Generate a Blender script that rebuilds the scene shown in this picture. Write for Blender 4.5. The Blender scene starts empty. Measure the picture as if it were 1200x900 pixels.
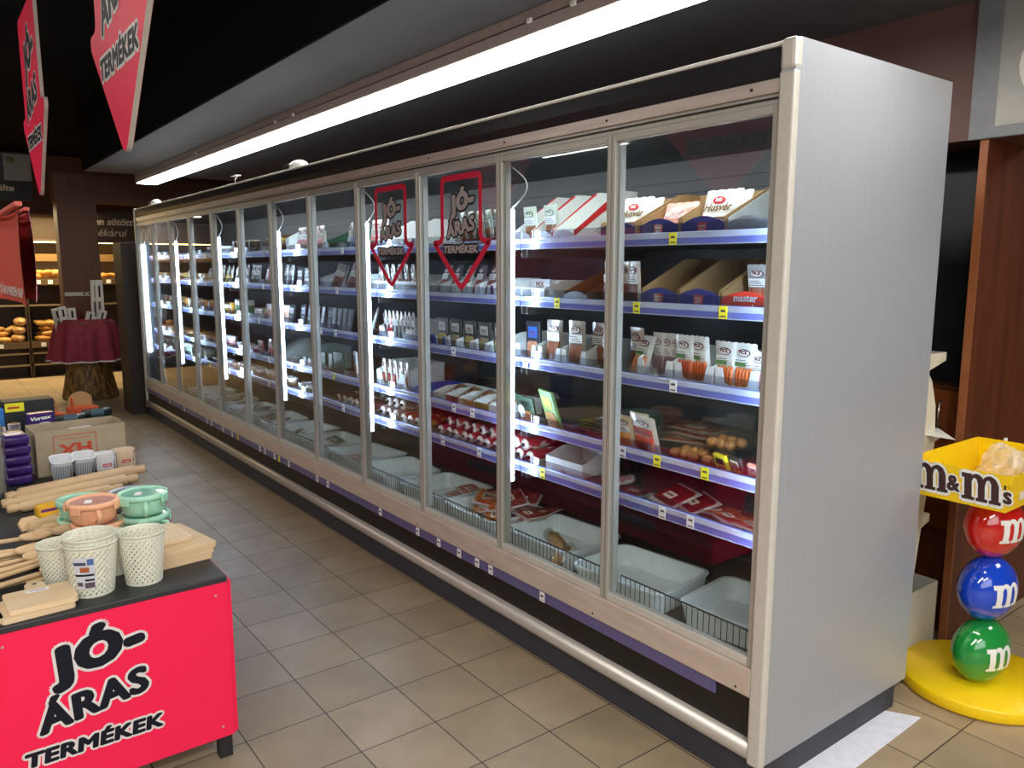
import bpy, bmesh, math, random
from mathutils import Matrix, Vector
random.seed(7)
SC = bpy.context.scene
COL = SC.collection
PI = math.pi

# ------------------------------------------------------------------ camera
CAMP = Vector((-1.81271, -1.22623, 1.52638))
YAW, PITCH, ROLL, FPX = 0.648045, -0.14833, 0.000598, 917.93
fw = Vector((math.sin(YAW)*math.cos(PITCH), math.cos(YAW)*math.cos(PITCH), math.sin(PITCH)))
rt = Vector((math.cos(YAW), -math.sin(YAW), 0)); up = rt.cross(fw)
r2 = rt*math.cos(ROLL) + up*math.sin(ROLL); u2 = -rt*math.sin(ROLL) + up*math.cos(ROLL)
cd = bpy.data.cameras.new('camera'); cam = bpy.data.objects.new('camera', cd); COL.objects.link(cam)
cam.matrix_world = Matrix(((r2.x, u2.x, -fw.x, CAMP.x), (r2.y, u2.y, -fw.y, CAMP.y), (r2.z, u2.z, -fw.z, CAMP.z), (0, 0, 0, 1)))
cd.sensor_width = 36.0; cd.lens = FPX/1200*36.0; cd.clip_start = 0.02; cd.clip_end = 100
SC.camera = cam
# ------------------------------------------------------------------ world, exposure
W = bpy.data.worlds.new('world'); SC.world = W; W.use_nodes = True
W.node_tree.nodes['Background'].inputs[0].default_value = (0.75, 0.85, 1.0, 1)
W.node_tree.nodes['Background'].inputs[1].default_value = 0.05
SC.view_settings.view_transform = 'Standard'; SC.view_settings.look = 'None'
SC.view_settings.gamma = 1.0; SC.view_settings.use_curve_mapping = False
SC.view_settings.exposure = 1.05
try:
    SC.cycles.use_denoising = True; SC.cycles.max_bounces = 10; SC.cycles.transparent_max_bounces = 24
    SC.cycles.caustics_reflective = False; SC.cycles.caustics_refractive = False; SC.cycles.sample_clamp_indirect = 6
except Exception: pass
E_MAIN, E_AISLE, E_CASE, E_SIDE, E_WARM = 11.0, 10.0, 16.0, 36.0, 9.0      # lamp strengths

def area(name, loc, rot, sx, sy, power, col=(1, 1, 1)):
    l = bpy.data.lights.new(name, 'AREA'); l.shape = 'RECTANGLE'; l.size = sx; l.size_y = sy; l.energy = power; l.color = col
    o = bpy.data.objects.new(name, l); COL.objects.link(o); o.location = loc; o.rotation_euler = rot
    return o
# the rest of the shop's ceiling lighting (behind and left of the camera)
area('shop_ceiling_light', (-3.2, -2.3, 2.95), (0, 0, 0), 3.5, .6, 75, (1, .97, .93))
area('shop_ceiling_light', (-1.0, -3.6, 2.9), (0, 0, 0), 3.0, .4, 70, (1, .97, .93))
area('shop_ceiling_light', (-4.2, 4.0, 2.95), (0, 0, 0), .6, 6, 36, (1, .95, .9))
area('front_fill', (-2.2, -4.3, 1.9), (PI/2, 0, 0), 4.5, 1.8, 44, (.96, .98, 1.0))  # unseen broad light behind the camera, set to brighten gable and red panel
area('bakery_light', (-.4, 11.2, 2.28), (0, 0, 0), 1.8, .15, 34, (1, .72, .35))
area('bakery_light', (-.7, 10.95, 2.25), (0, 0, 0), 1.8, .2, 26, (1, .8, .5))
area('stand_fill', (2.6, -1.6, 2.45), (0, 0, 0), .8, .8, 15, (1, .95, .88))  # added to light the candy stand, no lamp is known here

for k in range(6): area('case_fill', (.16, .65+1.228*k, 1.955), (0, -.5, 0), .04, 1.15, 2.4, (.88, .94, 1.0))  # added fill under the case roof, since the strips leave it dim

# ------------------------------------------------------------------ materials
def lin(h):
    h = h.lstrip('#'); c = [int(h[i:i+2], 16)/255 for i in (0, 2, 4)]
    return tuple((x/12.92 if x <= .04045 else ((x+.055)/1.055)**2.4) for x in c)
MATS = {}
def mat(name, hexc, rough=.5, metal=0.0, var=.06, scale=30, stretch=(1, 1, 1), bump=0, bscale=None, em=0, alpha=1, trans=0, coat=0, spec=.5, hex2=None, fac=(.4, .6)):
    if name in MATS: return MATS[name]
    m = bpy.data.materials.new(name); m.use_nodes = True; nt = m.node_tree; N = nt.nodes; L = nt.links
    b = N['Principled BSDF']; c = lin(hexc)
    b.inputs['Roughness'].default_value = rough; b.inputs['Metallic'].default_value = metal
    b.inputs['Specular IOR Level'].default_value = spec
    b.inputs['Coat Weight'].default_value = coat; b.inputs['Alpha'].default_value = alpha
    b.inputs['Transmission Weight'].default_value = trans
    tc = N.new('ShaderNodeTexCoord'); mp = N.new('ShaderNodeMapping'); mp.inputs['Scale'].default_value = stretch
    L.new(tc.outputs['Object'], mp.inputs[0])
    nz = N.new('ShaderNodeTexNoise'); nz.inputs['Scale'].default_value = scale; nz.inputs['Detail'].default_value = 3
    L.new(mp.outputs[0], nz.inputs['Vector'])
    rp = N.new('ShaderNodeValToRGB'); L.new(nz.outputs[0], rp.inputs[0])
    a = c if hex2 else tuple(x*(1-var) for x in c); d = lin(hex2) if hex2 else tuple(min(1, x*(1+var)) for x in c)
    rp.color_ramp.elements[0].position = fac[0] if hex2 else .3; rp.color_ramp.elements[1].position = fac[1] if hex2 else .7
    rp.color_ramp.elements[0].color = (*a, 1); rp.color_ramp.elements[1].color = (*d, 1)
    L.new(rp.outputs[0], b.inputs['Base Color'])
    if em:
        L.new(rp.outputs[0], b.inputs['Emission Color']); b.inputs['Emission Strength'].default_value = em
    if bump:
        bn = N.new('ShaderNodeBump'); bn.inputs['Strength'].default_value = bump; bn.inputs['Distance'].default_value = .01
        n2 = N.new('ShaderNodeTexNoise'); n2.inputs['Scale'].default_value = bscale or scale; L.new(mp.outputs[0], n2.inputs['Vector'])
        L.new(n2.outputs[0], bn.inputs['Height']); L.new(bn.outputs[0], b.inputs['Normal'])
    MATS[name] = m; return m
def glass_mat(name, tint=(.95, .97, .96), ior=1.45, rough=0.0, base=0.0):
    m = bpy.data.materials.new(name); m.use_nodes = True; nt = m.node_tree; N = nt.nodes; L = nt.links
    N.remove(N['Principled BSDF']); out = N['Material Output']
    tr = N.new('ShaderNodeBsdfTransparent'); tr.inputs[0].default_value = (*tint, 1)
    gl = N.new('ShaderNodeBsdfGlossy'); gl.inputs['Roughness'].default_value = rough
    fr = N.new('ShaderNodeFresnel'); ge = N.new('ShaderNodeNewGeometry'); mx = N.new('ShaderNodeMix'); mx.data_type = 'FLOAT'
    mx.inputs[2].default_value = ior; mx.inputs[3].default_value = 1/ior
    L.new(ge.outputs['Backfacing'], mx.inputs[0]); L.new(mx.outputs[0], fr.inputs['IOR'])
    ad = N.new('ShaderNodeMath'); ad.operation = 'ADD'; ad.use_clamp = True; ad.inputs[1].default_value = base; L.new(fr.outputs[0], ad.inputs[0])
    ms = N.new('ShaderNodeMixShader'); L.new(ad.outputs[0], ms.inputs[0]); L.new(tr.outputs[0], ms.inputs[1]); L.new(gl.outputs[0], ms.inputs[2])
    L.new(ms.outputs[0], out.inputs[0]); MATS[name] = m; return m
def led(name, hexc, strength):
    m = bpy.data.materials.new(name); m.use_nodes = True; N = m.node_tree.nodes; N.remove(N['Principled BSDF'])
    e = N.new('ShaderNodeEmission'); e.inputs[0].default_value = (*lin(hexc), 1); e.inputs[1].default_value = strength
    m.node_tree.links.new(e.outputs[0], N['Material Output'].inputs[0]); MATS[name] = m; return m

M = {}
M['glass'] = glass_mat('door_glass'); M['acrylic'] = glass_mat('clear_acrylic', (.86, .88, .92), 1.45, .05, .12)
M['film'] = glass_mat('clear_film', (.9, .92, .94), 1.5, .12, .06)
M['led_main'] = led('led_main', '#fffaf2', E_MAIN); M['led_case'] = led('led_case', '#e6f2ff', E_CASE); M['led_side'] = led('led_side', '#c4defc', E_SIDE); M['led_aisle'] = led('led_aisle', '#fff6ea', E_AISLE)
M['led_warm'] = led('led_warm', '#ffd27a', E_WARM)
M['gable'] = mat('brushed_steel_panel', '#abb0b8', .42, .35, .05, 60, (8, 8, .12), spec=.6)
M['frame'] = mat('grey_aluminium', '#aeaca4', .36, .25, .04, 40, (4, 4, .5))
M['framelight'] = mat('pale_aluminium', '#c9c6bd', .4, .15, .04, 40)
M['header'] = mat('worn_steel_header', '#c4b9b2', .38, .4, .12, 12, (1, .3, 4), bump=.05)
M['ledge'] = mat('beige_steel_ledge', '#c6b7aa', .45, .15, .1, 10, (1, .5, 3))
M['bumper'] = mat('silver_bumper', '#b4ada5', .38, .45, .07, 30, (4, .3, 4))
M['blackpl'] = mat('black_grille', '#15140f', .5)
M['plinth'] = mat('dark_blue_plinth', '#34363f', .55, var=.15, scale=14)
M['canopy'] = mat('black_canopy', '#1d1d24', .35)
M['whitepl'] = mat('white_plastic', '#e9ebe8', .35)
M['traypl'] = mat('white_tray_plastic', '#dfe6e3', .4)
M['purple'] = mat('purple_strip', '#5f5a86', .35)
M['railblue'] = mat('price_rail_blue', '#6f74bd', .22, .1, .08, 8, spec=.8)
M['railclear'] = mat('price_rail_pale', '#c8d0ea', .15, .3, .1, 12, spec=.9)
M['shelfm'] = mat('shelf_grey', '#6d6a68', .4, .3)
M['inback'] = mat('cabinet_back_grey', '#4c4c4e', .45, .1, .1, 6)
M['infloor'] = mat('cabinet_deck_brown', '#51453f', .5)
M['wire'] = mat('dark_wire', '#2b2a28', .4, .6)
M['tagw'] = mat('white_tag', '#f0f0ee', .5, hex2='#c9cbd0', scale=160, fac=(.5, .75))
M['tagy'] = mat('yellow_tag', '#f4ec1e', .5)
M['ink'] = mat('tag_ink', '#5a4a55', .6); M['black'] = mat('ink_black', '#171a24', .5, spec=.15)
M['red'] = mat('campaign_red', '#ee2852', .42, var=.03, scale=3, spec=.12)
M['decalred'] = mat('decal_red', '#d0123c', .4); M['outline'] = mat('letter_outline_grey', '#d9d4d3', .4)
M['lettergrey'] = mat('letter_grey', '#a9a2a2', .4)
M['edgegrey'] = mat('foam_board_edge', '#b3ada2', .6)
M['darkwood'] = mat('dark_brown_wood', '#5d3826', .6, var=.12, scale=3, stretch=(6, 6, .5))
M['woodred'] = mat('reddish_wood', '#5a2c16', .4, hex2='#4b2312', scale=4, stretch=(6, 6, .4))
M['bulk'] = mat('brown_laminate', '#5b3a34', .5, var=.06, scale=4, stretch=(.5, .5, 6))
M['ceil'] = mat('black_ceiling', '#131315', .9, spec=.05, var=.15, scale=2)
M['soffit'] = mat('charcoal_soffit', '#61646c', .6, var=.08, scale=1.5)
M['kraft'] = mat('kraft_cardboard', '#a8865a', .8, var=.06, scale=20)
M['kraft2'] = mat('grey_cardboard', '#a99a80', .8, var=.05, scale=20)
M['cardw'] = mat('white_card', '#e6e8e4', .6)
M['beech'] = mat('beech_wood', '#d9bb93', .55, hex2='#caa87c', scale=8, stretch=(1, 8, 8), fac=(.3, .8))
M['beechpale'] = mat('pale_beech_wood', '#e3cba8', .55, hex2='#d6ba92', scale=6, stretch=(1, 7, 7), fac=(.3, .8))
M['yellow'] = mat('yellow_plastic', '#f2c90c', .3, var=.02)
M['floor'] = None

# ------------------------------------------------------------------ mesh builder
def T(x=0, y=0, z=0): return Matrix.Translation((x, y, z))
def RX(a): return Matrix.Rotation(a, 4, 'X')
def RY(a): return Matrix.Rotation(a, 4, 'Y')
def RZ(a): return Matrix.Rotation(a, 4, 'Z')
def SCL(x, y, z): return Matrix.Diagonal((x, y, z, 1))
def frame(o, r, u):
    r = Vector(r).normalized(); u = Vector(u).normalized(); n = r.cross(u)
    return Matrix(((r.x, u.x, n.x, o[0]), (r.y, u.y, n.y, o[1]), (r.z, u.z, n.z, o[2]), (0, 0, 0, 1)))
TXT = {}
def text_geo(s, size=1, off=0, shear=0, ext=0, align='CENTER', sp=1.0):
    k = (s, size, off, shear, ext, align, sp)
    if k not in TXT:
        c = bpy.data.curves.new('t', 'FONT'); c.body = s; c.size = size; c.offset = off; c.shear = shear; c.extrude = ext
        c.align_x = align; c.resolution_u = 3; c.space_character = sp; c.fill_mode = 'BOTH' if ext else 'FRONT'
        if ext == 0:
            c.dimensions = '2D'
        o = bpy.data.objects.new('t', c); me = o.to_mesh()
        TXT[k] = ([v.co.copy() for v in me.vertices], [tuple(p.vertices) for p in me.polygons])
        o.to_mesh_clear(); bpy.data.objects.remove(o); bpy.data.curves.remove(c)
    return TXT[k]
BOXC = {}
def bevbox(sx, sy, sz, b, seg):
    k = (round(sx, 5), round(sy, 5), round(sz, 5), round(b, 5), seg)
    if k not in BOXC:
        bm = bmesh.new(); bmesh.ops.create_cube(bm, size=1); bmesh.ops.scale(bm, vec=(sx, sy, sz), verts=bm.verts)
        bmesh.ops.bevel(bm, geom=bm.edges[:], offset=min(b, .49*min(sx, sy, sz)), segments=seg, profile=.5, affect='EDGES')
        bm.verts.ensure_lookup_table()
        BOXC[k] = ([v.co.copy() for v in bm.verts], [tuple(v.index for v in f.verts) for f in bm.faces]); bm.free()
    return BOXC[k]
class MB:
    def __init__(s): s.v = []; s.f = []; s.m = []; s.sm = []; s.mats = []
    def mi(s, m):
        if isinstance(m, str): m = M[m]
        if m not in s.mats: s.mats.append(m)
        return s.mats.index(m)
    def add(s, vs, fs, m, X=None, smooth=False):
        b = len(s.v); i = s.mi(m)
        s.v += [(X @ Vector(v)) if X is not None else Vector(v) for v in vs]
        for f in fs: s.f.append(tuple(b+q for q in f)); s.m.append(i); s.sm.append(smooth)
        return s
    def box(s, x0, x1, y0, y1, z0, z1, m, X=None, bev=0, seg=2):
        if bev:
            vs, fs = bevbox(x1-x0, y1-y0, z1-z0, bev, seg); c = T((x0+x1)/2, (y0+y1)/2, (z0+z1)/2)
            return s.add(vs, fs, m, (X @ c) if X is not None else c, seg > 2)
        vs = [(x, y, z) for z in (z0, z1) for y in (y0, y1) for x in (x0, x1)]
        return s.add(vs, [(0, 2, 3, 1), (4, 5, 7, 6), (0, 1, 5, 4), (2, 6, 7, 3), (0, 4, 6, 2), (1, 3, 7, 5)], m, X)
    def prism(s, poly, h0, h1, m, X=None, smooth=False):
        n = len(poly); vs = [(p[0], p[1], h0) for p in poly]+[(p[0], p[1], h1) for p in poly]
        return s.add(vs, [tuple(range(n-1, -1, -1)), tuple(range(n, 2*n))]+[(i, (i+1) % n, n+(i+1) % n, n+i) for i in range(n)], m, X, smooth)
    def lathe(s, prof, n, m, X=None, smooth=True, fr=None, caps=True, sy=1):
        vs = []
        for j, (r, z) in enumerate(prof):
            for i in range(n):
                a = 2*PI*i/n; k = fr(a, j, r) if fr else r
                vs.append((k*math.cos(a), sy*k*math.sin(a), z))
        fs = [(j*n+i, j*n+(i+1) % n, (j+1)*n+(i+1) % n, (j+1)*n+i) for j in range(len(prof)-1) for i in range(n)]
        if caps:
            if prof[0][0] > 1e-4: fs.append(tuple(range(n-1, -1, -1)))
            if prof[-1][0] > 1e-4: fs.append(tuple((len(prof)-1)*n+i for i in range(n)))
        return s.add(vs, fs, m, X, smooth)
    def tube(s, pts, r, m, n=8, X=None, rs=None):
        pts = [Vector(p) for p in pts]; vs = []; prev = None
        for i, p in enumerate(pts):
            d = (pts[min(i+1, len(pts)-1)]-pts[max(i-1, 0)]).normalized()
            if prev is None: a = d.orthogonal().normalized()
            else: a = (prev-d*prev.dot(d)).normalized()
            prev = a; b = d.cross(a); rr = rs[i] if rs else r
            vs += [p+(a*math.cos(2*PI*k/n)+b*math.sin(2*PI*k/n))*rr for k in range(n)]
        fs = [(j*n+i, j*n+(i+1) % n, (j+1)*n+(i+1) % n, (j+1)*n+i) for j in range(len(pts)-1) for i in range(n)]
        fs += [tuple(range(n-1, -1, -1)), tuple((len(pts)-1)*n+i for i in range(n))]
        return s.add(vs, fs, m, X, True)
    def ell(s, rx, ry, rz, m, X=None, n=14, k=8, fn=None):
        vs = []; 
        for j in range(k+1):
            t = -PI/2+PI*j/k
            for i in range(n):
                a = 2*PI*i/n; p = Vector((rx*math.cos(t)*math.cos(a), ry*math.cos(t)*math.sin(a), rz*math.sin(t)))
                vs.append(fn(p) if fn else p)
        fs = [(j*n+i, j*n+(i+1) % n, (j+1)*n+(i+1) % n, (j+1)*n+i) for j in range(k) for i in range(n)]
        return s.add(vs, fs, m, X, True)
    def text(s, txt, size, m, X, off=0, shear=0, ext=0, align='CENTER', sp=1.0):
        vs, fs = text_geo(txt, size, off, shear, ext, align, sp); return s.add(vs, fs, m, X)
    def build(s, name, parent=None, loc=None, rot=None):
        me = bpy.data.meshes.new(name); me.from_pydata([tuple(v) for v in s.v], [], s.f)
        for m in s.mats: me.materials.append(m)
        me.polygons.foreach_set('material_index', s.m); me.polygons.foreach_set('use_smooth', s.sm); me.update()
        o = bpy.data.objects.new(name, me); COL.objects.link(o)
        if parent: o.parent = parent
        if loc: o.location = loc
        if rot: o.rotation_euler = rot
        return o
def tag(o, label, cat, group=None, kind=None):
    if label: o['label'] = label
    if cat: o['category'] = cat
    if group: o['group'] = group
    if kind: o['kind'] = kind
    return o
def root(name, label, cat, loc=(0, 0, 0), rz=0, group=None):
    o = bpy.data.objects.new(name, None); COL.objects.link(o); o.empty_display_size = .05; o.location = loc; o.rotation_euler = (0, 0, rz)
    return tag(o, label, cat, group)
def struct(name, mb): return tag(mb.build(name), None, None, kind='structure')
def lab(o, l): o['label'] = l; return o
def kids(o): return [c for c in bpy.data.objects if c.parent == o]
def dup(o, parent=None, tree=None):
    c = o.copy(); COL.objects.link(c)
    if parent: c.parent = parent
    for ch in TREE.get(o.name, []):
        TREE.setdefault(c.name, []).append(dup(ch, c))
    return c
TREE = {}
def reg(parent, child): TREE.setdefault(parent.name, []).append(child); return child
def rrect(w, h, r, n=5, cx=0, cy=0):
    P = []
    for (sx, sy, a0) in ((1, 1, 0), (-1, 1, PI/2), (-1, -1, PI), (1, -1, 1.5*PI)):
        for i in range(n+1):
            a = a0+PI/2*i/n; P.append((cx+sx*(w/2-r)+r*math.cos(a), cy+sy*(h/2-r)+r*math.sin(a)))
    return P

# ------------------------------------------------------------------ floor and room shell
def floor_mat():
    m = bpy.data.materials.new('grey_brown_floor_tiles'); m.use_nodes = True; nt = m.node_tree; N = nt.nodes; L = nt.links; b = N['Principled BSDF']
    tc = N.new('ShaderNodeTexCoord'); mp = N.new('ShaderNodeMapping'); mp.inputs['Location'].default_value = (.2613, -.8896, 0)
    L.new(tc.outputs['Object'], mp.inputs[0])
    br = N.new('ShaderNodeTexBrick'); br.offset = 0; br.squash = 1; L.new(mp.outputs[0], br.inputs['Vector'])
    br.inputs['Scale'].default_value = 1; br.inputs['Brick Width'].default_value = .27457; br.inputs['Row Height'].default_value = .27457
    br.inputs['Mortar Size'].default_value = .0022; br.inputs['Mortar Smooth'].default_value = .1
    br.inputs['Color1'].default_value = (*lin('#a99579'), 1); br.inputs['Color2'].default_value = (*lin('#9a886c'), 1); br.inputs['Mortar'].default_value = (*lin('#2e2a25'), 1)
    nz = N.new('ShaderNodeTexNoise'); nz.inputs['Scale'].default_value = 5; nz.inputs['Detail'].default_value = 6; L.new(mp.outputs[0], nz.inputs['Vector'])
    mr = N.new('ShaderNodeMapRange'); mr.inputs[1].default_value = .3; mr.inputs[2].default_value = .7; mr.inputs[3].default_value = .86; mr.inputs[4].default_value = 1.1; L.new(nz.outputs[0], mr.inputs[0])
    mu = N.new('ShaderNodeMix'); mu.data_type = 'RGBA'; mu.blend_type = 'MULTIPLY'; mu.inputs[0].default_value = 1
    L.new(br.outputs[0], mu.inputs[6]); L.new(mr.outputs[0], mu.inputs[7]); L.new(mu.outputs[2], b.inputs['Base Color'])
    b.inputs['Roughness'].default_value = .42
    bp = N.new('ShaderNodeBump'); bp.inputs['Strength'].default_value = .3; bp.inputs['Distance'].default_value = .002; bp.invert = True
    L.new(br.outputs[1], bp.inputs['Height']); L.new(bp.outputs[0], b.inputs['Normal']); return m
M['floor'] = floor_mat()
mb = MB(); mb.box(-7, 4.2, -4.6, 12.0, -.1, 0, 'floor'); struct('floor', mb)
mb = MB(); mb.box(-7, -.32, -4.6, 12, 3.1, 3.2, 'ceil'); mb.box(-.32, 4.2, 8.05, 12, 3.1, 3.2, 'ceil'); struct('ceiling', mb)
mb = MB(); mb.box(-.32, 4.2, -4.6, 8.05, 2.5, 3.1, 'soffit'); struct('ceiling_soffit', mb)
mb = MB(); mb.box(-.335, -.32, -4.6, 8.05, 2.503, 3.1, 'ceil'); struct('trim_3', mb)
mb = MB(); mb.box(-7.1, -7, -4.6, 12, 0, 3.1, 'soffit'); struct('wall_left', mb)
mb = MB(); mb.box(-7, 4.2, -4.7, -4.6, 0, 3.1, mat('shop_front_wall', '#6c6660', .6)); struct('wall_front', mb)
mb = MB(); mb.box(-7, 4.2, 12, 12.1, 0, 3.1, 'darkwood'); struct('wall_back', mb)
mb = MB(); mb.box(1.406, 1.5, .9, 12, 0, 2.0, mat('dark_backing_wall', '#1c1d20', .6)); mb.box(4.2, 4.3, -4.6, .9, 0, 2.5, 'darkwood'); mb.box(1.75, 4.2, .85, .9, 0, 2.5, 'darkwood')
mb.box(1.66, 1.75, .11, .9, 0, 2.0, mat('navy_board', '#15191e', .5)); struct('wall_right', mb)
mb = MB(); mb.box(1.406, 1.75, -3, 12, 2.0, 2.499, 'bulk'); struct('trim_1', mb)
mb = MB(); mb.box(1.406, 2.6, .10, .125, 0, 1.999, 'woodred'); mb.box(1.398, 1.406, .098, .127, 0, 1.999, mat('wood_edge', '#8a5230', .4)); struct('wall_partition', mb)
# beam and column in front of the bakery
mb = MB(); mb.box(-.42, 1.40, 9.5, 9.8, 2.29, 2.62, 'darkwood'); struct('trim_2', mb)
mb = MB(); mb.box(-.40, .02, 9.52, 9.82, 0, 2.29, 'darkwood', bev=.004); struct('column', mb)

# ------------------------------------------------------------------ campaign lettering
def fit_text(mb, txt, X, x0, y0, w, h, rot, face, line, ol, thick, shear=.1, bold=0, sp=1.0):
    """txt with its capitals filling the box w x h whose lower left corner is (x0, y0), turned by rot; bold and ol thicken it"""
    vs, fs = text_geo(txt, 1, 0, shear, 0, 'CENTER', sp); base = text_geo(txt.replace('Ó', 'O').replace('Á', 'A').replace('É', 'E').replace('-', ''), 1, 0, shear)[0]
    xa, xb = min(v.x for v in vs), max(v.x for v in vs); ya, yb = min(v.y for v in base), max(v.y for v in base)
    w -= 2.8*bold; h -= 2*bold; Y = T(x0, y0, 0) @ RZ(rot) @ T(1.4*bold, bold, 0) @ SCL(w/(xb-xa), h/(yb-ya), 1) @ T(-xa, -ya, 0)
    for m, rad, rx, z in ((line, bold+ol, 1.4*bold+ol, thick), (face, bold, 1.4*bold, 2*thick)):
        if z == thick and not ol: continue
        k = 14 if rad else 1
        for i in range(k):
            mb.add(vs, fs, m, X @ T(rx*math.cos(2*PI*i/k), rad*math.sin(2*PI*i/k), z+i*thick*.02) @ Y)
        if rad > .005:
            for i in range(8): mb.add(vs, fs, m, X @ T(rx*.5*math.cos(PI*i/4), rad*.5*math.sin(PI*i/4), z) @ Y)
def jo_aras(mb, X, w, face='black', line='outline', thick=.0006, edge=1.0):
    """the slanted campaign lettering, w wide, origin near its centre"""
    k = w/.37
    def f(t, x, y, ww, hh, r, ol, bo, sp): fit_text(mb, t, X, x*k, y*k, ww*k, hh*k, math.radians(r), face, line, ol*k*edge, thick, .1, bo*k, sp)
    f('JÓ-', -.098, .036, .250, .132, 9.5, .008, .0088, 1.16); f('ÁRAS', -.139, -.07, .288, .082, 9, .0070, .0046, 1.08); f('TERMÉKEK', -.178, -.15, .348, .043, 0, .0066, .0030, 1.06)
def arrow_poly(w, h, sw, sh, r=.0):
    # head down; w head width, h total, sw shaft width, sh shoulder height above the tip
    return [(0, 0), (w/2, sh*.9), (w/2, sh), (sw/2, sh+.0), (sw/2, h), (-sw/2, h), (-sw/2, sh), (-w/2, sh), (-w/2, sh*.9)]
def rounded(poly, r, n=4):
    out = []; L = len(poly)
    for i in range(L):
        p0, p, p1 = Vector(poly[i-1]), Vector(poly[i]), Vector(poly[(i+1) % L]); a = (p0-p); b = (p1-p)
        k = min(r, a.length*.45, b.length*.45); A = p+a.normalized()*k; B = p+b.normalized()*k
        for j in range(n+1):
            t = j/n; out.append(tuple((1-t)**2*A+2*t*(1-t)*p+t*t*B))
    return out
def shrink(poly, d):
    # inset of a polygon (either winding)
    L = len(poly); ar = sum(poly[i-1][0]*poly[i][1]-poly[i][0]*poly[i-1][1] for i in range(L)); s = 1 if ar > 0 else -1; out = []
    for i in range(L):
        p0, p, p1 = Vector(poly[i-1]), Vector(poly[i]), Vector(poly[(i+1) % L])
        e0 = (p-p0); e1 = (p1-p)
        if e0.length < 1e-6: e0 = e1
        if e1.length < 1e-6: e1 = e0
        e0.normalize(); e1.normalize()
        n0 = Vector((-e0.y, e0.x))*s; n1 = Vector((-e1.y, e1.x))*s; b = (n0+n1)
        b = b/max(.5, b.length_squared/2) if b.length > .1 else n0
        out.append(tuple(p+b*d))
    return out

# ------------------------------------------------------------------ the refrigerator
P = .614; Y0 = .035; NL = 12; YE = Y0+P*NL
fr = root('display_refrigerator', 'long silver wall refrigerator with twelve glass doors filling the right side of the aisle', 'refrigerator')
def fpart(name, mb, label=None, parent=None):
    o = mb.build(name, parent or fr)
    if label: lab(o, label)
    return o
for y0, y1 in ((-.012, .03), (YE, YE+.04)):
    mb = MB(); poly = [(.0, .10), (.0, 2.075), (.004, 2.09), (.018, 2.10), (.84, 2.10), (.84, .10)]
    mb.prism([(a, b) for a, b in poly], 0, y1-y0, 'gable', Matrix(((1, 0, 0, 0), (0, 0, -1, y1), (0, 1, 0, 0), (0, 0, 0, 1))))
    side = mb.build('side_panel', fr)
    q = MB(); q.box(-.006, .022, y0-.002, y1+.002, .095, 2.02, 'framelight', bev=.006); q.box(-.006, .03, y0-.002, y1+.002, 2.022, 2.10, 'framelight', bev=.010)
    lab(q.build('corner_post', side), 'pale rounded front post')
mb = MB(); mb.box(.80, .835, .03, YE, .12, 2.05, 'inback')
for z in (1.70, 1.74, 1.78, 1.83, 1.88): mb.box(.797, .80, .03, YE, z, z+.003, 'blackpl')
fpart('back_panel', mb)
mb = MB(); mb.box(.03, .80, .03, YE, 1.965, 2.05, 'canopy'); mb.box(.03, .835, .03, YE, 2.05, 2.088, 'canopy'); fpart('roof', mb)
mb = MB(); mb.prism([(0.03, 2.008), (.03, 2.086), (.012, 2.086), (.006, 2.04), (.014, 2.008)], 0, YE-.03, 'canopy', Matrix(((1, 0, 0, 0), (0, 0, -1, YE), (0, 1, 0, 0), (0, 0, 0, 1)))); fpart('canopy_front', mb, 'black front fascia')
mb = MB(); mb.box(.006, .06, .03, YE, 2.087, 2.098, 'whitepl', bev=.004); fpart('top_rail', mb, 'thin white top rail')
mb = MB(); mb.box(.004, .03, .03, YE, 1.972, 2.008, 'header', bev=.002)
for i in range(14): mb.lathe([(.004, 0), (.004, .002)], 8, 'wire', T(.003, .12+i*.55, 1.99) @ RY(-PI/2))
fpart('door_header', mb, 'worn steel rail over the doors')
mb = MB(); mb.box(.012, .03, .03, YE, 1.944, 1.972, 'frame'); mb.box(.006, .012, .03, YE, 1.958, 1.962, 'blackpl'); fpart('door_track', mb)
mb = MB(); mb.box(.0, .80, .03, YE, .30, .325, 'infloor'); mb.box(.075, .80, .03, YE, .325, .332, 'infloor'); fpart('deck', mb, 'brown inner deck')
mb = MB(); mb.box(-.004, .06, .03, YE, .298, .385, 'ledge', bev=.005)
for i in range(13): mb.lathe([(.004, 0), (.004, .002)], 8, 'wire', T(-.003, .08+i*.61, .315) @ RY(-PI/2))
fpart('sill', mb, 'beige steel sill under the doors')
mb = MB(); mb.box(.004, .02, .16, YE, .252, .298, 'purple', bev=.003); strip = fpart('price_strip', mb, 'purple price strip')
mb = MB(); mb.box(.012, .05, .03, YE, .16, .298, 'blackpl'); fpart('air_grille', mb, 'black air grille')
prof = [(.05, .165), (.006, .166), (-.012, .155), (-.018, .138), (-.014, .12), (0, .105), (.02, .098), (.05, .098)]
mb = MB(); mb.prism(prof, 0, YE-.03, 'bumper', Matrix(((1, 0, 0, 0), (0, 0, -1, YE), (0, 1, 0, 0), (0, 0, 0, 1))), True); fpart('bumper', mb, 'rounded silver bumper rail')
mb = MB(); mb.box(.02, .10, .0, YE+.03, 0.0, .12, 'plinth', bev=.003); mb.box(.05, .80, .004, .02, 0, .12, 'plinth'); mb.box(.10, .8, .1, YE-.1, 0, .3, 'plinth'); fpart('plinth', mb, 'dark blue grey plinth')
ptag = []
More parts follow.
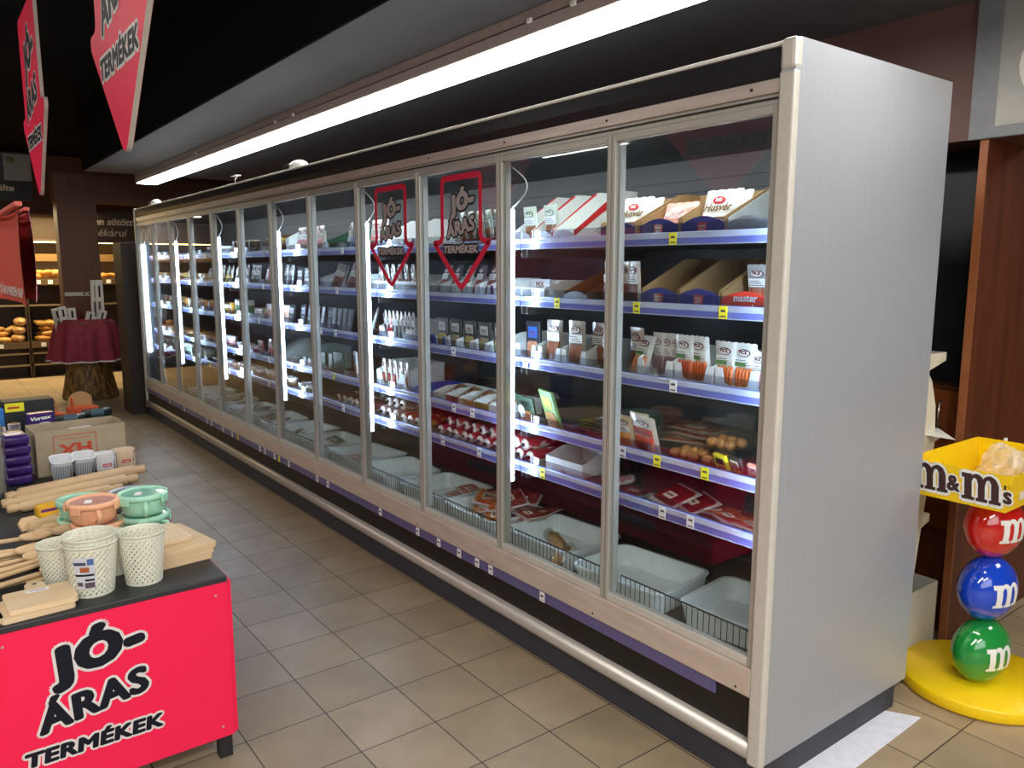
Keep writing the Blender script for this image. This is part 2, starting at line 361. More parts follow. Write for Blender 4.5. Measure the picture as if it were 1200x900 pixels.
for y, c in [(.98, 'w'), (1.32, 'w'), (1.42, 'w'), (1.56, 'w'), (1.73, 'w'), (1.92, 'w'), (2.30, 'w'), (2.95, 'w'), (3.10, 'w'), (3.55, 'w'), (3.72, 'y'), (3.80, 'w'), (3.98, 'w'), (4.08, 'w'), (4.55, 'y'), (4.68, 'w'), (4.9, 'w'), (5.2, 'w'), (5.32, 'w'), (6.0, 'w'), (6.5, 'w')]:
    q = MB(); q.box(.0025, .004, y-.014, y+.014, .254, .292, 'tagy' if c == 'y' else 'tagw'); q.box(.0020, .0025, y-.009, y+.009, .272, .280, 'ink'); q.box(.0020, .0025, y-.009, y+.003, .260, .263, 'ink')
    q.build('price_tag', strip)
# doors
def ring(mb, w, h, poly, t, d0, d1, m, X):
    inn = shrink(poly, t); n = len(poly)
    vs = [(p[0], p[1], z) for z in (d0, d1) for p in poly]+[(p[0], p[1], z) for z in (d0, d1) for p in inn]
    fs = []
    for i in range(n):
        j = (i+1) % n
        fs += [(i, j, 2*n+j, 2*n+i), (n+i, 3*n+i, 3*n+j, n+j), (i, n+i, n+j, j), (2*n+i, 2*n+j, 3*n+j, 3*n+i)]
    mb.add(vs, fs, m, X)
DZ0, DZ1 = .385, 1.945
for i in range(NL):
    a = Y0+P*i+.002; b = a+P-.004
    d = bpy.data.objects.new('glass_door', None); COL.objects.link(d); d.parent = fr; d.location = (0, (a+b)/2, 0)
    w = b-a; h = DZ1-DZ0; fwid = .017
    q = MB()
    x0, x1 = .006, .034
    q.box(x0, x1, -w/2, -w/2+fwid, DZ0, DZ1, 'frame', bev=.003); q.box(x0, x1, w/2-fwid, w/2, DZ0, DZ1, 'frame', bev=.003)
    q.box(x0, x1, -w/2+fwid, w/2-fwid, DZ0, DZ0+.028, 'framelight', bev=.003); q.box(x0, x1, -w/2+fwid, w/2-fwid, DZ1-.024, DZ1, 'frame', bev=.003)
    q.box(x1-.012, x1+.012, -w/2+fwid, -w/2+fwid+.008, DZ0+.028, DZ1-.024, 'frame'); q.box(x1-.012, x1+.012, w/2-fwid-.008, w/2-fwid, DZ0+.028, DZ1-.024, 'frame')
    q.build('door_frame', d)
    q = MB(); q.box(.016, .021, -w/2+fwid, w/2-fwid, DZ0+.026, DZ1-.022, 'glass'); lab(q.build('glass_pane', d), 'clear glass pane')
    if i in (2, 3):
        q = MB(); cy = {2: 1.54-(a+b)/2, 3: 2.145-(a+b)/2}[i]
        X = frame((.0145, cy, 1.42), (0, -1, 0), (0, 0, 1))
        ring(q, 0, 0, rounded(arrow_poly(.43, .485, .31, .22), .035), .024, -.0006, .0006, 'decalred', X)
        jo_aras(q, X @ T(0, .275, .0005), .275, 'lettergrey', 'black', edge=1.5)
        lab(q.build('arrow_decal', d), 'red outlined arrow decal with grey lettering')
q = MB(); q.box(.036, .80, YE-.004, YE, .33, 1.96, 'inback'); fpart('glare_lining', q, 'grey side lining added against glare'); q = MB(); q.box(.036, .80, .030, .034, .33, 1.96, 'inback'); fpart('glare_lining', q, 'grey side lining added against glare')  # linings added to dull the strip light's reflection off the side panels
# five shelves in six bays
RAILS = [(1.595, 1.636), (1.372, 1.413), (1.126, 1.169), (.866, .909), (.694, .739)]
SURF = [r[1]-.024 for r in RAILS]
TAGS = {0: [(.47, 'y')], 1: [(.62, 'y'), (.265, 'y'), (1.03, 'y')], 2: [(.45, 'w'), (1.22, 'w'), (1.75, 'w'), (2.55, 'w')], 3: [(.67, 'w'), (.51, 'y'), (.31, 'y'), (1.30, 'w'), (1.6, 'w'), (1.75, 'w'), (2.6, 'w')],
        4: [(.70, 'w'), (.48, 'w'), (.36, 'w'), (1.11, 'y'), (1.55, 'w'), (1.85, 'w'), (2.5, 'w')]}
for L5 in range(5):
    for y in [2.95, 3.3, 3.7, 4.2, 4.6, 5.1, 5.5, 6.0, 6.4, 6.9]:
        if random.random() < .65: TAGS[L5].append((y+random.uniform(-.1, .1), 'w' if random.random() < .8 else 'y'))
for lv, (z0, z1) in enumerate(RAILS):
    for bay in range(6):
        ya = Y0+bay*2*P; yb = ya+2*P-.004
        q = MB(); q.box(.128, .79, ya, yb, SURF[lv]-.014, SURF[lv], 'shelfm')
        for yy in (ya+.01, yb-.02): q.box(.13, .79, yy, yy+.006, SURF[lv]-.05, SURF[lv]-.014, 'shelfm')
        sh = fpart('shelf', q)
        q = MB(); q.box(.112, .128, ya, yb, z0, z1, 'railblue', bev=.003); q.box(.108, .114, ya, yb, z1-.020, z1-.001, 'railclear', bev=.002); q.box(.11, .114, ya, yb, z0, z0+.003, 'railclear')
        lab(q.build('price_rail', sh), 'blue violet price rail')
        q = MB(); q.box(.118, .120, ya+.004, yb-.004, z1, z1+.028, 'acrylic'); lab(q.build('guard_strip', sh), 'clear plastic front guard')
        for (y, c) in TAGS[lv]:
            if ya+.02 < y < yb-.02:
                q = MB(); q.box(.1065, .108, y-.015, y+.015, z0+.001, z1-.002, 'tagy' if c == 'y' else 'tagw')
                q.box(.106, .1065, y-.009, y+.008, z1-.020, z1-.013, 'ink'); q.box(.106, .1065, y-.011, y+.010, z0+.006, z0+.010, 'ink')
                q.build('price_tag', sh)
# led strips behind every other door joint, with their white cables
for k in range(-1, 6):
    y = Y0+P*2*(k+1)-.012 if 0 <= k < 5 else (YE-.04 if k == 5 else .052)
    q = MB(); q.box(.046, .067, y-.008, y+.008, .66, 1.75, mat('led_carrier', '#b9c6cf', .3, .4))
    s = fpart('light_strip', q, 'upright led strip with pale carrier'); q = MB(); q.box(.0415, .046, y-.007, y+.007, .665, 1.745, 'led_case'); q.box(.046, .066, y-.0105, y-.008, .665, 1.745, 'led_side'); q.box(.046, .066, y+.008, y+.0105, .665, 1.745, 'led_side'); q.build('diffuser', s)
    pts = [(.06, y, 1.75)]
    for t in range(1, 11):
        u = t/10; pts.append((.06, y-(.09 if k >= 0 else -.02)*math.sin(u*PI*1.15)-(.0 if k else .02)*u, 1.75+.17*u))
    q = MB(); q.tube(pts, .0028, 'whitepl', 6); q.build('cable', s)
# wire fence along the deck
for k in range(12):
    ya = Y0+P*k+.01; yb = ya+P-.02; q = MB()
    q.tube([(.082, ya, .452), (.082, yb, .452)], .0028, 'wire', 6); q.tube([(.082, ya, .350), (.082, yb, .350)], .0025, 'wire', 6)
    n = 26 if k < 6 else 18
    for j in range(n+1):
        y = ya+(yb-ya)*j/n; q.tube([(.082, y, .332), (.082, y, .452)], .0014, 'wire', 4)
    fpart('wire_fence', q, 'dark wire fence')

# ------------------------------------------------------------------ ceiling lamp over the refrigerator
lt = root('ceiling_light', 'long boxy ceiling lamp with a bright white strip above the refrigerator front', 'light', (.255, 4.2, 2.4))
mb = MB(); mb.box(-.105, .105, -5.6, 3.8, .008, .0995, mat('lamp_housing', '#a79b97', .5), bev=.004); mb.box(-.107, -.104, -5.6, 3.8, .052, .055, 'blackpl'); mb.build('housing', lt)
mb = MB(); mb.box(-.085, .105, -5.6, 3.8, .0, .008, 'led_main'); lab(mb.build('diffuser', lt), 'glowing white diffuser')
for y in (-3.2, -2.95, -.6, -.3, 1.5):
    mb = MB(); mb.box(-.118, -.104, y-.012, y+.012, .046, .064, 'whitepl', bev=.003); mb.build('clip', lt)
k = 0
for (x, y, n) in ((-2.3, .3, 'by'), (-2.3, 3.6, ''), (-4.6, 1.5, ''), (-4.6, 6.0, '')):
    lbl = ['slim pendant strip lamp over the aisle behind the display table', 'slim pendant strip lamp farther along the neighbouring aisle', 'slim strip lamp two aisles left', 'farthest slim strip lamp two aisles left'][k]; k += 1
    t = root('strip_light', lbl, 'light', (x, y, 2.9), 0, 'slim strip lamps in the neighbouring aisles')
    for dx in (-.09, .09):
        mb = MB(); mb.box(dx-.025, dx+.025, -.75, .75, .008, .05, 'whitepl'); mb.build('housing', t); mb = MB(); mb.box(dx-.02, dx+.02, -.74, .74, 0, .008, 'led_aisle'); mb.build('diffuser', t)
    for yy in (-.6, .6):
        mb = MB(); mb.tube([(0, yy, .05), (0, yy, .2)], .003, 'wire', 6); mb.box(-.1, .1, yy-.01, yy+.01, .05, .056, 'whitepl'); mb.build('hanger', t)

# ------------------------------------------------------------------ packaged goods
def C(hexc, rough=.45, **k): return mat('surface_'+hexc.strip('#')+('' if rough == .45 else '_%d' % int(rough*100)), hexc, rough, **k)
def seg(mbs, name): return mbs.setdefault(name, MB())
def k_box(mbs, w=.15, d=.3, h=.165, hf=.066, col='#a8865a', front='#3b3a86', badge='#e8553a', stripe=None, txt=''):
    c = C(col, .75); b = seg(mbs, 'box_body'); t = .003
    b.box(-w/2, w/2, 0, d, 0, t, c); b.box(-w/2, w/2, d-t, d, 0, h, c)
    side = [(0, 0), (0, hf), (d*.72, h), (d, h), (d, 0)]
    for sx in (-1, 1): b.prism(side, 0, t, c, Matrix(((0, 0, 1, sx*(w/2)-(t if sx > 0 else 0)), (1, 0, 0, 0), (0, 1, 0, 0), (0, 0, 0, 1))))
    if stripe:
        p = seg(mbs, 'printed_band'); st = [(.0, hf*.55), (.0, hf*.95), (d*.66, h*.97), (d*.72, h*.97), (d*.72, h*.86)]
        for sx in (-1, 1):
            p.prism(st, 0, .001, C(stripe), Matrix(((0, 0, 1, sx*(w/2+.0006)-.0005), (1, 0, 0, 0), (0, 1, 0, 0), (0, 0, 0, 1))))
            for q in range(3): p.prism([(d*.3+q*.02, h*.22-q*.006+.004*q), (d*.7, h*(.6-q*.16)), (d*.7, h*(.6-q*.16)-.003), (d*.3+q*.02, h*.22-q*.006+.004*q-.003)], 0, .0008, 'ink', Matrix(((0, 0, 1, sx*(w/2+.0006)-.0004), (1, 0, 0, 0), (0, 1, 0, 0), (0, 0, 0, 1))))
    f = seg(mbs, 'front_panel'); n = 8
    pl = [(-w/2, 0)]+[(w/2, 0)]+[(w/2-w*i/n, hf*(.72+.34*math.sin(PI*i/n))) for i in range(n+1)]
    X = frame((0, -.0005, 0), (1, 0, 0), (0, 0, 1)); f.prism(pl, 0, .002, C(front, .4), X)
    if badge:
        f.prism(rrect(.036, .028, .006, 2, 0, hf*.55), .0021, .0027, C(badge, .4), X)
        f.text('master', .010, 'whitepl', X @ T(0, hf*.55+.001, .003), off=.0003); f.text('good', .010, 'whitepl', X @ T(0, hf*.55-.008, .003), off=.0003)
    if txt: f.text(txt, .030 if '\n' in txt else .019, 'whitepl', X @ T(0, hf*.58, .003), off=.0008)
def pillow(b, w, h, t, m, X, nx=8, ny=8, zig=True):
    vs = []; fs = []
    for s in (-1, 1):
        for j in range(ny+1):
            for i in range(nx+1):
                u = i/nx*2-1; v = j/ny*2-1; d = t/2*((1-u**4)*(1-v**4))**.6*(1+.12*math.sin(7*u+5*v))
                z = h*(j/ny)+(.003*(i % 2) if (j == ny and zig) else 0)
                vs.append((u*w/2*(1-.03*(1-v*v)), s*d, z))
    K = (nx+1)*(ny+1)
    for s in range(2):
        for j in range(ny):
            for i in range(nx):
                a = s*K+j*(nx+1)+i; q = (a, a+1, a+nx+2, a+nx+1); fs.append(q if s == 0 else q[::-1])
    b.add(vs, fs, m, X, True)
def k_bag(mbs, w=.14, h=.16, col='#eeeae2', logo='#c5272d', ink='#7a5a20', tilt=.35, txt='Husvér'):
    X = RX(-tilt); pillow(seg(mbs, 'bag_body'), w, h, .035, C(col, .35), X)
    l = seg(mbs, 'printed_label'); Y = X @ frame((0, -.0185, h*.5), (1, 0, 0), (0, 0, 1))
    l.prism([(.024*math.cos(a*PI/6), h*.24+.013*math.sin(a*PI/6)) for a in range(12)], -.004, .0012, C(logo), Y)
    l.text('MG', .016, 'whitepl', Y @ T(0, h*.24-.005, .002), off=.0006); l.text(txt, .036, C(ink), Y @ T(0, h*.02, .0012), off=.0008, shear=.25)
    l.box(-w*.3, w*.3, -.012-h*.1, -.002-h*.1, 0, .001, C('#6d4a32'), Y)
def k_saus(mbs, w=.1, h=.17, film='#d9dcd8', saus='#a8522c', lab_='#e9ebe6', oval='#5a1e22', n=5, tilt=.28, green=False, txt='PICK'):
    X = RX(-tilt); f = seg(mbs, 'film'); pillow(f, w, h, .016, C(film, .22, spec=.9), X, 8, 8)
    s = seg(mbs, 'sausages'); sw = w*.72/n; sm = C(saus, .3)
    for i in range(n):
        x = -w*.36+sw*(i+.5); sk = .15*(w*.5)*0
        s.tube([(x-.004, -.007, h*.10), (x-.002, -.0105, h*.14), (x, -.0115, h*.3), (x+.002, -.0105, h*.46), (x+.004, -.007, h*.52)], sw*.5, sm, 7, X, [sw*.25, sw*.45, sw*.48, sw*.45, sw*.2])
    l = seg(mbs, 'label'); Y = X @ frame((0, -.0095, 0), (1, 0, 0), (0, 0, 1))
    l.box(-w*.38, w*.38, h*.54, h*.72, 0, .001, C(lab_), Y)
    if green: l.box(-w*.38, w*.1, h*.54, h*.62, .001, .0015, C('#5d9440'), Y)
    l.prism([(w*.28*math.cos(a*PI/7), h*.82+h*.075*math.sin(a*PI/7)) for a in range(14)], -.002, .0012, C(oval), Y)
    l.prism([(w*.25*math.cos(a*PI/7), h*.82+h*.06*math.sin(a*PI/7)) for a in range(14)], .001, .0016, C('#efe9e4'), Y)
    l.text(txt, w*.17, C(oval), Y @ T(0, h*.80, .002), off=.0008)
    for q in range(3): l.box(-w*.33, w*(.3-.1*q), h*(.57+.045*q), h*(.583+.045*q), .0011, .0018, 'ink', Y)
def k_card(mbs, w=.12, h=.17, col='#26402c', win='#c08a4a', acc='#e7e24a', tilt=.3, t=.012, round_=False, txt=''):
    X = RX(-tilt); b = seg(mbs, 'sleeve'); b.box(-w/2, w/2, -t/2, t/2, 0, h, C(col, .4), X, .003)
    Y = X @ frame((0, -t/2-.0005, 0), (1, 0, 0), (0, 0, 1)); v = seg(mbs, 'window')
    v.prism(rrect(w*.7, h*.4, .012, 3, 0, h*.29), 0, .003, mat('food_'+win.strip('#'), win, .35, var=.35, scale=90), Y)
    l = seg(mbs, 'label'); l.box(-w*.3, w*.3, h*.58, h*.86, 0, .001, C(acc), Y)
    if round_: l.prism([(-w*.2+w*.2*math.cos(a*PI/7), h*.45+w*.2*math.sin(a*PI/7)) for a in range(14)], .003, .0038, 'whitepl', Y)
    l.text(txt or 'PICK', w*.2, C('#7a2020') if not round_ else 'black', Y @ T(0, h*.67, .0015), off=.0008)
    for q in range(2): l.box(-w*.24, w*.2, h*(.61+.03*q)-.001, h*(.615+.03*q), .0011, .0015, 'ink', Y)
def k_flat(mbs, w=.15, h=.12, col='#a5242b', rim='#e6e2de', t=.01, tilt=0, meat='#8c1f22', acc='#f0e2d0'):
    X = RX(tilt); pillow(seg(mbs, 'film'), w, h, t, C(rim, .25), X @ RX(-PI/2), 8, 6, False)
    v = seg(mbs, 'contents'); Y = X @ T(0, h*.5, t*.5-.001)
    v.prism(rrect(w*.84, h*.8, .012, 3), 0, .003, mat('cured_'+col.strip('#'), col, .28, hex2=meat, scale=45, fac=(.42, .58)), Y)
    l = seg(mbs, 'label'); l.box(-w*.25, w*.1, -h*.2, h*.05, .0032, .004, C(acc), Y); l.box(-w*.21, w*.05, -h*.1, -h*.04, .0041, .0045, 'ink', Y)
def k_roll(mbs, L=.22, r=.026, col='#b4232b', end='#e9dcd2', band='#efe6da'):
    b = seg(mbs, 'casing'); X = T(0, 0, r) @ RX(-PI/2)
    b.lathe([(r*.25, -.012), (r*.3, -.004), (r*.8, 0), (r, .012), (r, L-.012), (r*.8, L), (r*.3, L+.004), (r*.25, L+.01)], 14, mat('casing_'+col.strip('#'), col, .3, hex2=band, scale=16, stretch=(1, 1, 3), fac=(.52, .6)), X)
    l = seg(mbs, 'end_label'); l.lathe([(r*.3, -.0065), (r*.86, -.0022), (r*.88, .002)], 14, C(end), X, caps=False); l.lathe([(r*.30, -.0135), (r*.3, -.0065)], 8, 'wire', X)
def k_tub(mbs, r=.045, h=.06, col='#eef0ee', lid='#dfe3e6', acc='#7fae6a'):
    b = seg(mbs, 'tub_body'); b.lathe([(r*.8, 0), (r*.86, .004), (r*.97, h*.92), (r*.97, h)], 18, C(col, .35))
    l = seg(mbs, 'lid'); l.lathe([(r*1.03, h-.006), (r*1.05, h), (r*1.02, h+.004), (r*.9, h+.004), (r*.88, h+.002), (0.001, h+.002)], 18, C(lid, .3), caps=False)
    a = seg(mbs, 'band'); a.lathe([(r*.9, h*.25), (r*.955, h*.72)], 18, C(acc), SCL(1.004, 1.004, 1), caps=False)
def k_block(mbs, w=.11, d=.12, h=.05, col='#e2a64e', acc='#e9e4d6'):
    b = seg(mbs, 'block'); b.box(-w/2, w/2, 0, d, 0, h, mat('waxy_'+col.strip('#'), col, .35, var=.12, scale=25), None, .008, 3)
    l = seg(mbs, 'label'); l.box(-w*.3, w*.3, -.001, .001, h*.2, h*.8, C(acc)); l.box(-w*.22, w*.2, -.0015, -.0005, h*.42, h*.56, C('#8e3a2a'))
def k_rolls(mbs, w=.13, n=6, col='#b5773a'):
    b = seg(mbs, 'film_tray'); b.prism(rrect(w, .12, .02, 3, 0, .06), 0, .012, 'film'); f = seg(mbs, 'meatballs')
    for i in range(n): f.ell(.021, .021, .017, mat('nugget_'+col.strip('#'), col, .5, var=.25, scale=60), T(-w*.3+(i % 3)*w*.3, .03+(i//3)*.055, .024), 10, 6)
def k_crate(mbs, w=.15, d=.24, h=.07, col='#e3e6e2', cut=True, acc=None, txt='PICK'):
    c = C(col, .6); b = seg(mbs, 'box_body'); t = .003
    b.box(-w/2, w/2, 0, d, 0, t, c); b.box(-w/2, w/2, d-t, d, 0, h*1.5, c)
    for sx in (-1, 1): b.prism([(0, 0), (0, h), (d*.4, h*1.5), (d, h*1.5), (d, 0)], 0, t, c, Matrix(((0, 0, 1, sx*(w/2)-(t if sx > 0 else 0)), (1, 0, 0, 0), (0, 1, 0, 0), (0, 0, 0, 1))))
    X = frame((0, 0, 0), (1, 0, 0), (0, 0, 1)); f = seg(mbs, 'front_panel')
    pl = [(-w/2, 0), (w/2, 0), (w/2, h), (w*.34, h), (w*.28, h*.4), (w*.2, h*.3), (-w*.2, h*.3), (-w*.28, h*.4), (-w*.34, h), (-w/2, h)] if cut else [(-w/2, 0), (w/2, 0), (w/2, h), (-w/2, h)]
    f.prism(pl, 0, .003, C(acc or col, .6), X)
    if txt: f.text(txt, h*.24, C('#a85560'), X @ T(0, h*.06, .0035), off=.0006)
KINDS = dict(box=k_box, bag=k_bag, saus=k_saus, card=k_card, flat=k_flat, roll=k_roll, tub=k_tub, block=k_block, buns=k_rolls, crate=k_crate)
NAMES = dict(box=('display_box', 'box'), bag=('snack_bag', 'bag'), saus=('sausage_pack', 'pack'), card=('food_pack', 'pack'), flat=('sliced_meat_pack', 'pack'), roll=('salami_roll', 'salami'),
             tub=('food_tub', 'tub'), block=('cheese_block', 'cheese'), buns=('meatball_pack', 'pack'), crate=('carton_tray', 'carton'))
CACHE = {}; PLACED = []
DOORW = ['nearest', 'second', 'third', 'fourth', 'fifth', 'sixth', 'seventh', 'eighth', 'ninth', 'tenth', 'eleventh', 'twelfth']
LEVW = ['top shelf', 'second shelf down', 'third shelf down', 'fourth shelf down', 'lowest shelf', 'bottom deck']
def put(kind, desc, y, lv, x=.128, dz=0, rz=0, tilt=0, roll=0, **k):
    """a product standing on shelf lv (5 = the bottom deck) with its front centre at y"""
    near = y < 2.02; key = (kind, near, tuple(sorted(k.items())))
    if key not in CACHE:
        mbs = {}; KINDS[kind](mbs, **k)
        if near:
            o = bpy.data.objects.new(NAMES[kind][0], None); COL.objects.link(o); o.empty_display_size = .03
            for nm, mb in mbs.items(): reg(o, mb.build(nm, o))
        else:
            a = MB()
            for mb in mbs.values():
                for j, fc in enumerate(mb.f): pass
                b0 = len(a.v); a.v += mb.v
                for fc, mi, sm in zip(mb.f, mb.m, mb.sm): a.f.append(tuple(b0+q for q in fc)); a.m.append(a.mi(mb.mats[mi])); a.sm.append(sm)
            o = a.build(NAMES[kind][0])
        CACHE[key] = o
    else: o = dup(CACHE[key])
    z = (SURF[lv] if lv < 5 else .332)+.0006+dz
    o.location = (x+.018, y, z); o.rotation_euler = (tilt, roll, -PI/2+rz)
    o['category'] = NAMES[kind][1]; PLACED.append((o, desc, y, lv, dz)); return o
R_ = random.Random(11)
# --- nearest door
put('box', 'brown display box with blue front', .755, 0, w=.165); put('box', 'brown display box with blue front', .565, 0, w=.165); put('box', 'brown display box with blue front', .385, 0, w=.168)
put('box', 'tall pale grey display box', .215, 0, w=.15, h=.16, hf=.06, col='#b9bab4', front='#8f918e', badge=None)
for y, c, t in ((.755, '#eeeae2', 'white bag with red oval'), (.385, '#eeeae2', 'white bag with red oval')):
    put('bag', t, y, 0, x=.18, dz=.004, col=c); put('bag', t+' behind another', y+.004, 0, x=.235, dz=.004, col=c)
put('bag', 'pink snack bag', .565, 0, x=.20, dz=.004, h=.13, col='#e9a191', logo='#e9d0c8', ink='#f3e4de')
for i, y in enumerate((.80, .74, .68)): put('saus', 'slim white and brown snack pack', y, 1, x=.15+.02*(i % 2), rz=-.25, w=.075, h=.155, film='#e6e2dc', saus='#6a3a2a', n=4, tilt=.35, txt='Husvér')
put('box', 'empty brown display box with blue front', .555, 1, w=.16); put('box', 'empty brown display box with blue front', .39, 1, w=.16)
put('box', 'brown display box with red front', .215, 1, w=.17, hf=.062, front='#e2402c', badge=None, txt='master\ngood'); put('saus', 'small dark pack inside the red front box', .215, 1, x=.20, dz=.004, w=.08, h=.14, film='#9a9a98', tilt=.4)
put('saus', 'long brown sausage pack', .79, 2, x=.15, rz=-.3, w=.10, h=.17, film='#b7a99c', saus='#6e3a25', tilt=.38); put('saus', 'long brown sausage pack', .70, 2, x=.20, rz=-.3, w=.10, h=.17, film='#b7a99c', saus='#6e3a25', tilt=.38)
put('saus', 'white sausage pack with orange sausages', .655, 2, x=.14, rz=-.2, w=.095, h=.15, saus='#c9702f', green=True)
for y in (.565, .40, .235): put('crate', 'low white carton tray with cut out front', y, 2, x=.128, w=.155, h=.075)
for y in (.595, .555, .52): put('saus', 'white pack with purple grid print', y, 2, x=.19, dz=.004, rz=-.2, w=.07, h=.155, saus='#8d6a72', oval='#8d6a72', tilt=.35)
for y, s in ((.445, '#b9481f'), (.385, '#c2571f')): put('saus', 'white pack with red sausages and green print', y, 2, x=.155, dz=.004, rz=-.15, w=.088, h=.16, saus=s, green=True, tilt=.4)
for y in (.285, .215): put('saus', 'white pack with orange sausages and green print', y, 2, x=.15, dz=.004, rz=-.1, w=.09, h=.15, saus='#d2682a', green=True, tilt=.35)
put('saus', 'pale pack with pink grid print', .165, 2, x=.145, dz=.004, rz=-.1, w=.06, h=.13, saus='#b77a84', tilt=.3)
put('card', 'dark pack with red meat window', .785, 3, x=.15, rz=-.3, h=.10, w=.10, col='#3a3230', win='#b0302a', acc='#d9d3c9', tilt=.5)
put('saus', 'clear pack of orange sausages', .70, 3, x=.145, rz=-.1, w=.095, h=.125, film='#e0cfae', saus='#d98f3d', n=6, tilt=.45); put('saus', 'clear pack of orange sausages', .70, 3, x=.22, w=.095, h=.125, film='#e0cfae', saus='#d98f3d', n=6, tilt=.45)
put('saus', 'large white and red sausage pack', .585, 3, x=.14, rz=-.2, w=.14, h=.145, film='#e9e6e2', saus='#c8401f', lab_='#d23a26', n=7, tilt=.55)
for i in range(6): put('flat', 'flat reddish pack in the loose pile', .50+.03*(i % 3), 3, x=.28+.03*(i % 2), dz=.004+.0125*i, rz=.4*R_.uniform(-1, 1), w=.2, h=.13, col='#b9653f', meat='#7d2d22', rim='#c4b3a6', t=.010)
put('buns', 'clear tray of golden meatballs', .46, 3, x=.135, w=.12); put('buns', 'clear tray of golden meatballs', .325, 3, x=.135, w=.125); put('buns', 'upper tray of golden meatballs', .36, 3, x=.20, dz=.047, w=.12)
put('card', 'yellow and black pack of grilled sausages', .262, 3, x=.132, rz=-.2, w=.055, h=.075, col='#ecd51c', win='#a5632a', acc='#2b2820', tilt=.7); put('card', 'black and orange pack of grilled sausages', .205, 3, x=.132, rz=-.2, w=.055, h=.08, col='#23201d', win='#d68a2e', acc='#d8d3c4', tilt=.7)
put('card', 'salmon pink pack at the shelf end', .155, 3, x=.132, w=.04, h=.06, col='#e79a7f', win='#d96a4a', acc='#f0d9cc', tilt=.5)
put('flat', 'flat red ham pack with white border', .55, 4, x=.15, rz=-.35, tilt=.35, dz=.002, w=.16, h=.13, col='#a3262b'); put('flat', 'lower red ham pack with white border', .47, 4, x=.17, rz=-.5, tilt=.3, w=.16, h=.12, col='#a3262b')
for i, (y, x, dz, r) in enumerate(((.36, .2, .002, .3), (.30, .15, .014, -.4), (.24, .16, .002, .2), (.20, .14, .013, -.2), (.17, .22, .002, .1))): put('flat', 'flat red and orange meat pack lying loose', y, 4, x=x, dz=dz, rz=r, w=.13, h=.10, col='#b5392c', meat='#d77a4a', rim='#d9cfc8')
put('flat', 'small clear flat pack', .70, 4, x=.15, w=.12, h=.09, col='#8c4a48', rim='#aab0b4'); put('roll', 'clear wrapped pink roll', .80, 4, x=.16, L=.12, r=.018, col='#b98a92')
# --- second door
for i, y in enumerate((1.045, 1.175, 1.305)): put('box', 'tall white carton with red band', y, 0, x=.132, w=.118, d=.33, h=.205, hf=.05, col='#dde0db', front='#e6e8e4', badge=None, stripe='#c4292c')
for i, y in enumerate((1.175, 1.305)): put('saus', 'green and white salami pack in white carton', y, 0, x=.2, dz=.004, w=.085, h=.15, film='#c9d3bd', saus='#8f5a3c', oval='#3d6a35', tilt=.45)
put('crate', 'white box holding a pale pack', 1.25, 1, w=.2, d=.22, h=.055, cut=False, txt=''); put('card', 'pale pack sticking out of white box', 1.25, 1, x=.2, dz=.004, w=.12, h=.085, col='#bfc5c8', win='#b5a6a0', acc='#e6e6e6', tilt=.4)
put('box', 'brown sided carton with white front', .97, 1, w=.13, d=.3, h=.13, hf=.045, col='#8a5a3a', front='#e4e4df', badge=None)
put('crate', 'white carton tray filled with snack packs', 1.375, 2, w=.10, h=.07); put('crate', 'white carton tray with blue label pack', 1.265, 2, w=.125, h=.07); put('crate', 'white carton tray with white label pack', 1.12, 2, w=.135, h=.07); put('crate', 'white carton tray with brown sausage pack', .975, 2, w=.135, h=.07)
put('card', 'black pack with bright blue label', 1.255, 2, x=.16, dz=.004, w=.09, h=.16, col='#2b2b33', win='#c58a6a', acc='#2c68c8', tilt=.3)
put('saus', 'clear pack of long brown sausages', 1.12, 2, x=.16, dz=.004, w=.095, h=.17, film='#8f8880', saus='#a55f35', tilt=.3); put('saus', 'clear pack of long brown sausages', .975, 2, x=.15, dz=.004, w=.095, h=.175, film='#a39c94', saus='#9c5e38', tilt=.32); put('saus', 'clear pack of long brown sausages', .90, 2, x=.2, dz=.004, w=.09, h=.17, film='#a39c94', saus='#9c5e38', tilt=.32)
put('card', 'dark green pack with round white label', 1.265, 3, x=.145, rz=-.15, w=.14, h=.12, col='#35503c', win='#b9793f', acc='#33493a', tilt=.5, round_=True)
put('card', 'light green pack with yellow label', 1.09, 3, x=.145, rz=-.25, w=.12, h=.17, col='#7ba45a', win='#c98f4d', acc='#e6dc35', tilt=.6, txt='1')
for i in range(5): put('flat', 'dark brown flat pack in a low heap', .95+.02*(i % 2), 3, x=.2, dz=.012*i, rz=R_.uniform(-.3, .3), w=.17, h=.13, col='#6e5334', meat='#4d3a26', rim='#7e7259')
for i, (y, dz) in enumerate(((1.395, 0), (1.335, 0), (1.265, 0), (1.365, .047), (1.30, .047))): put('roll', 'red salami roll with white tag end', y, 4, x=.15, dz=dz, r=.028, col='#a32a2e')
put('crate', 'long white carton lying on its side', 1.06, 4, x=.16, w=.22, d=.2, h=.055, cut=False, col='#e2dedc')
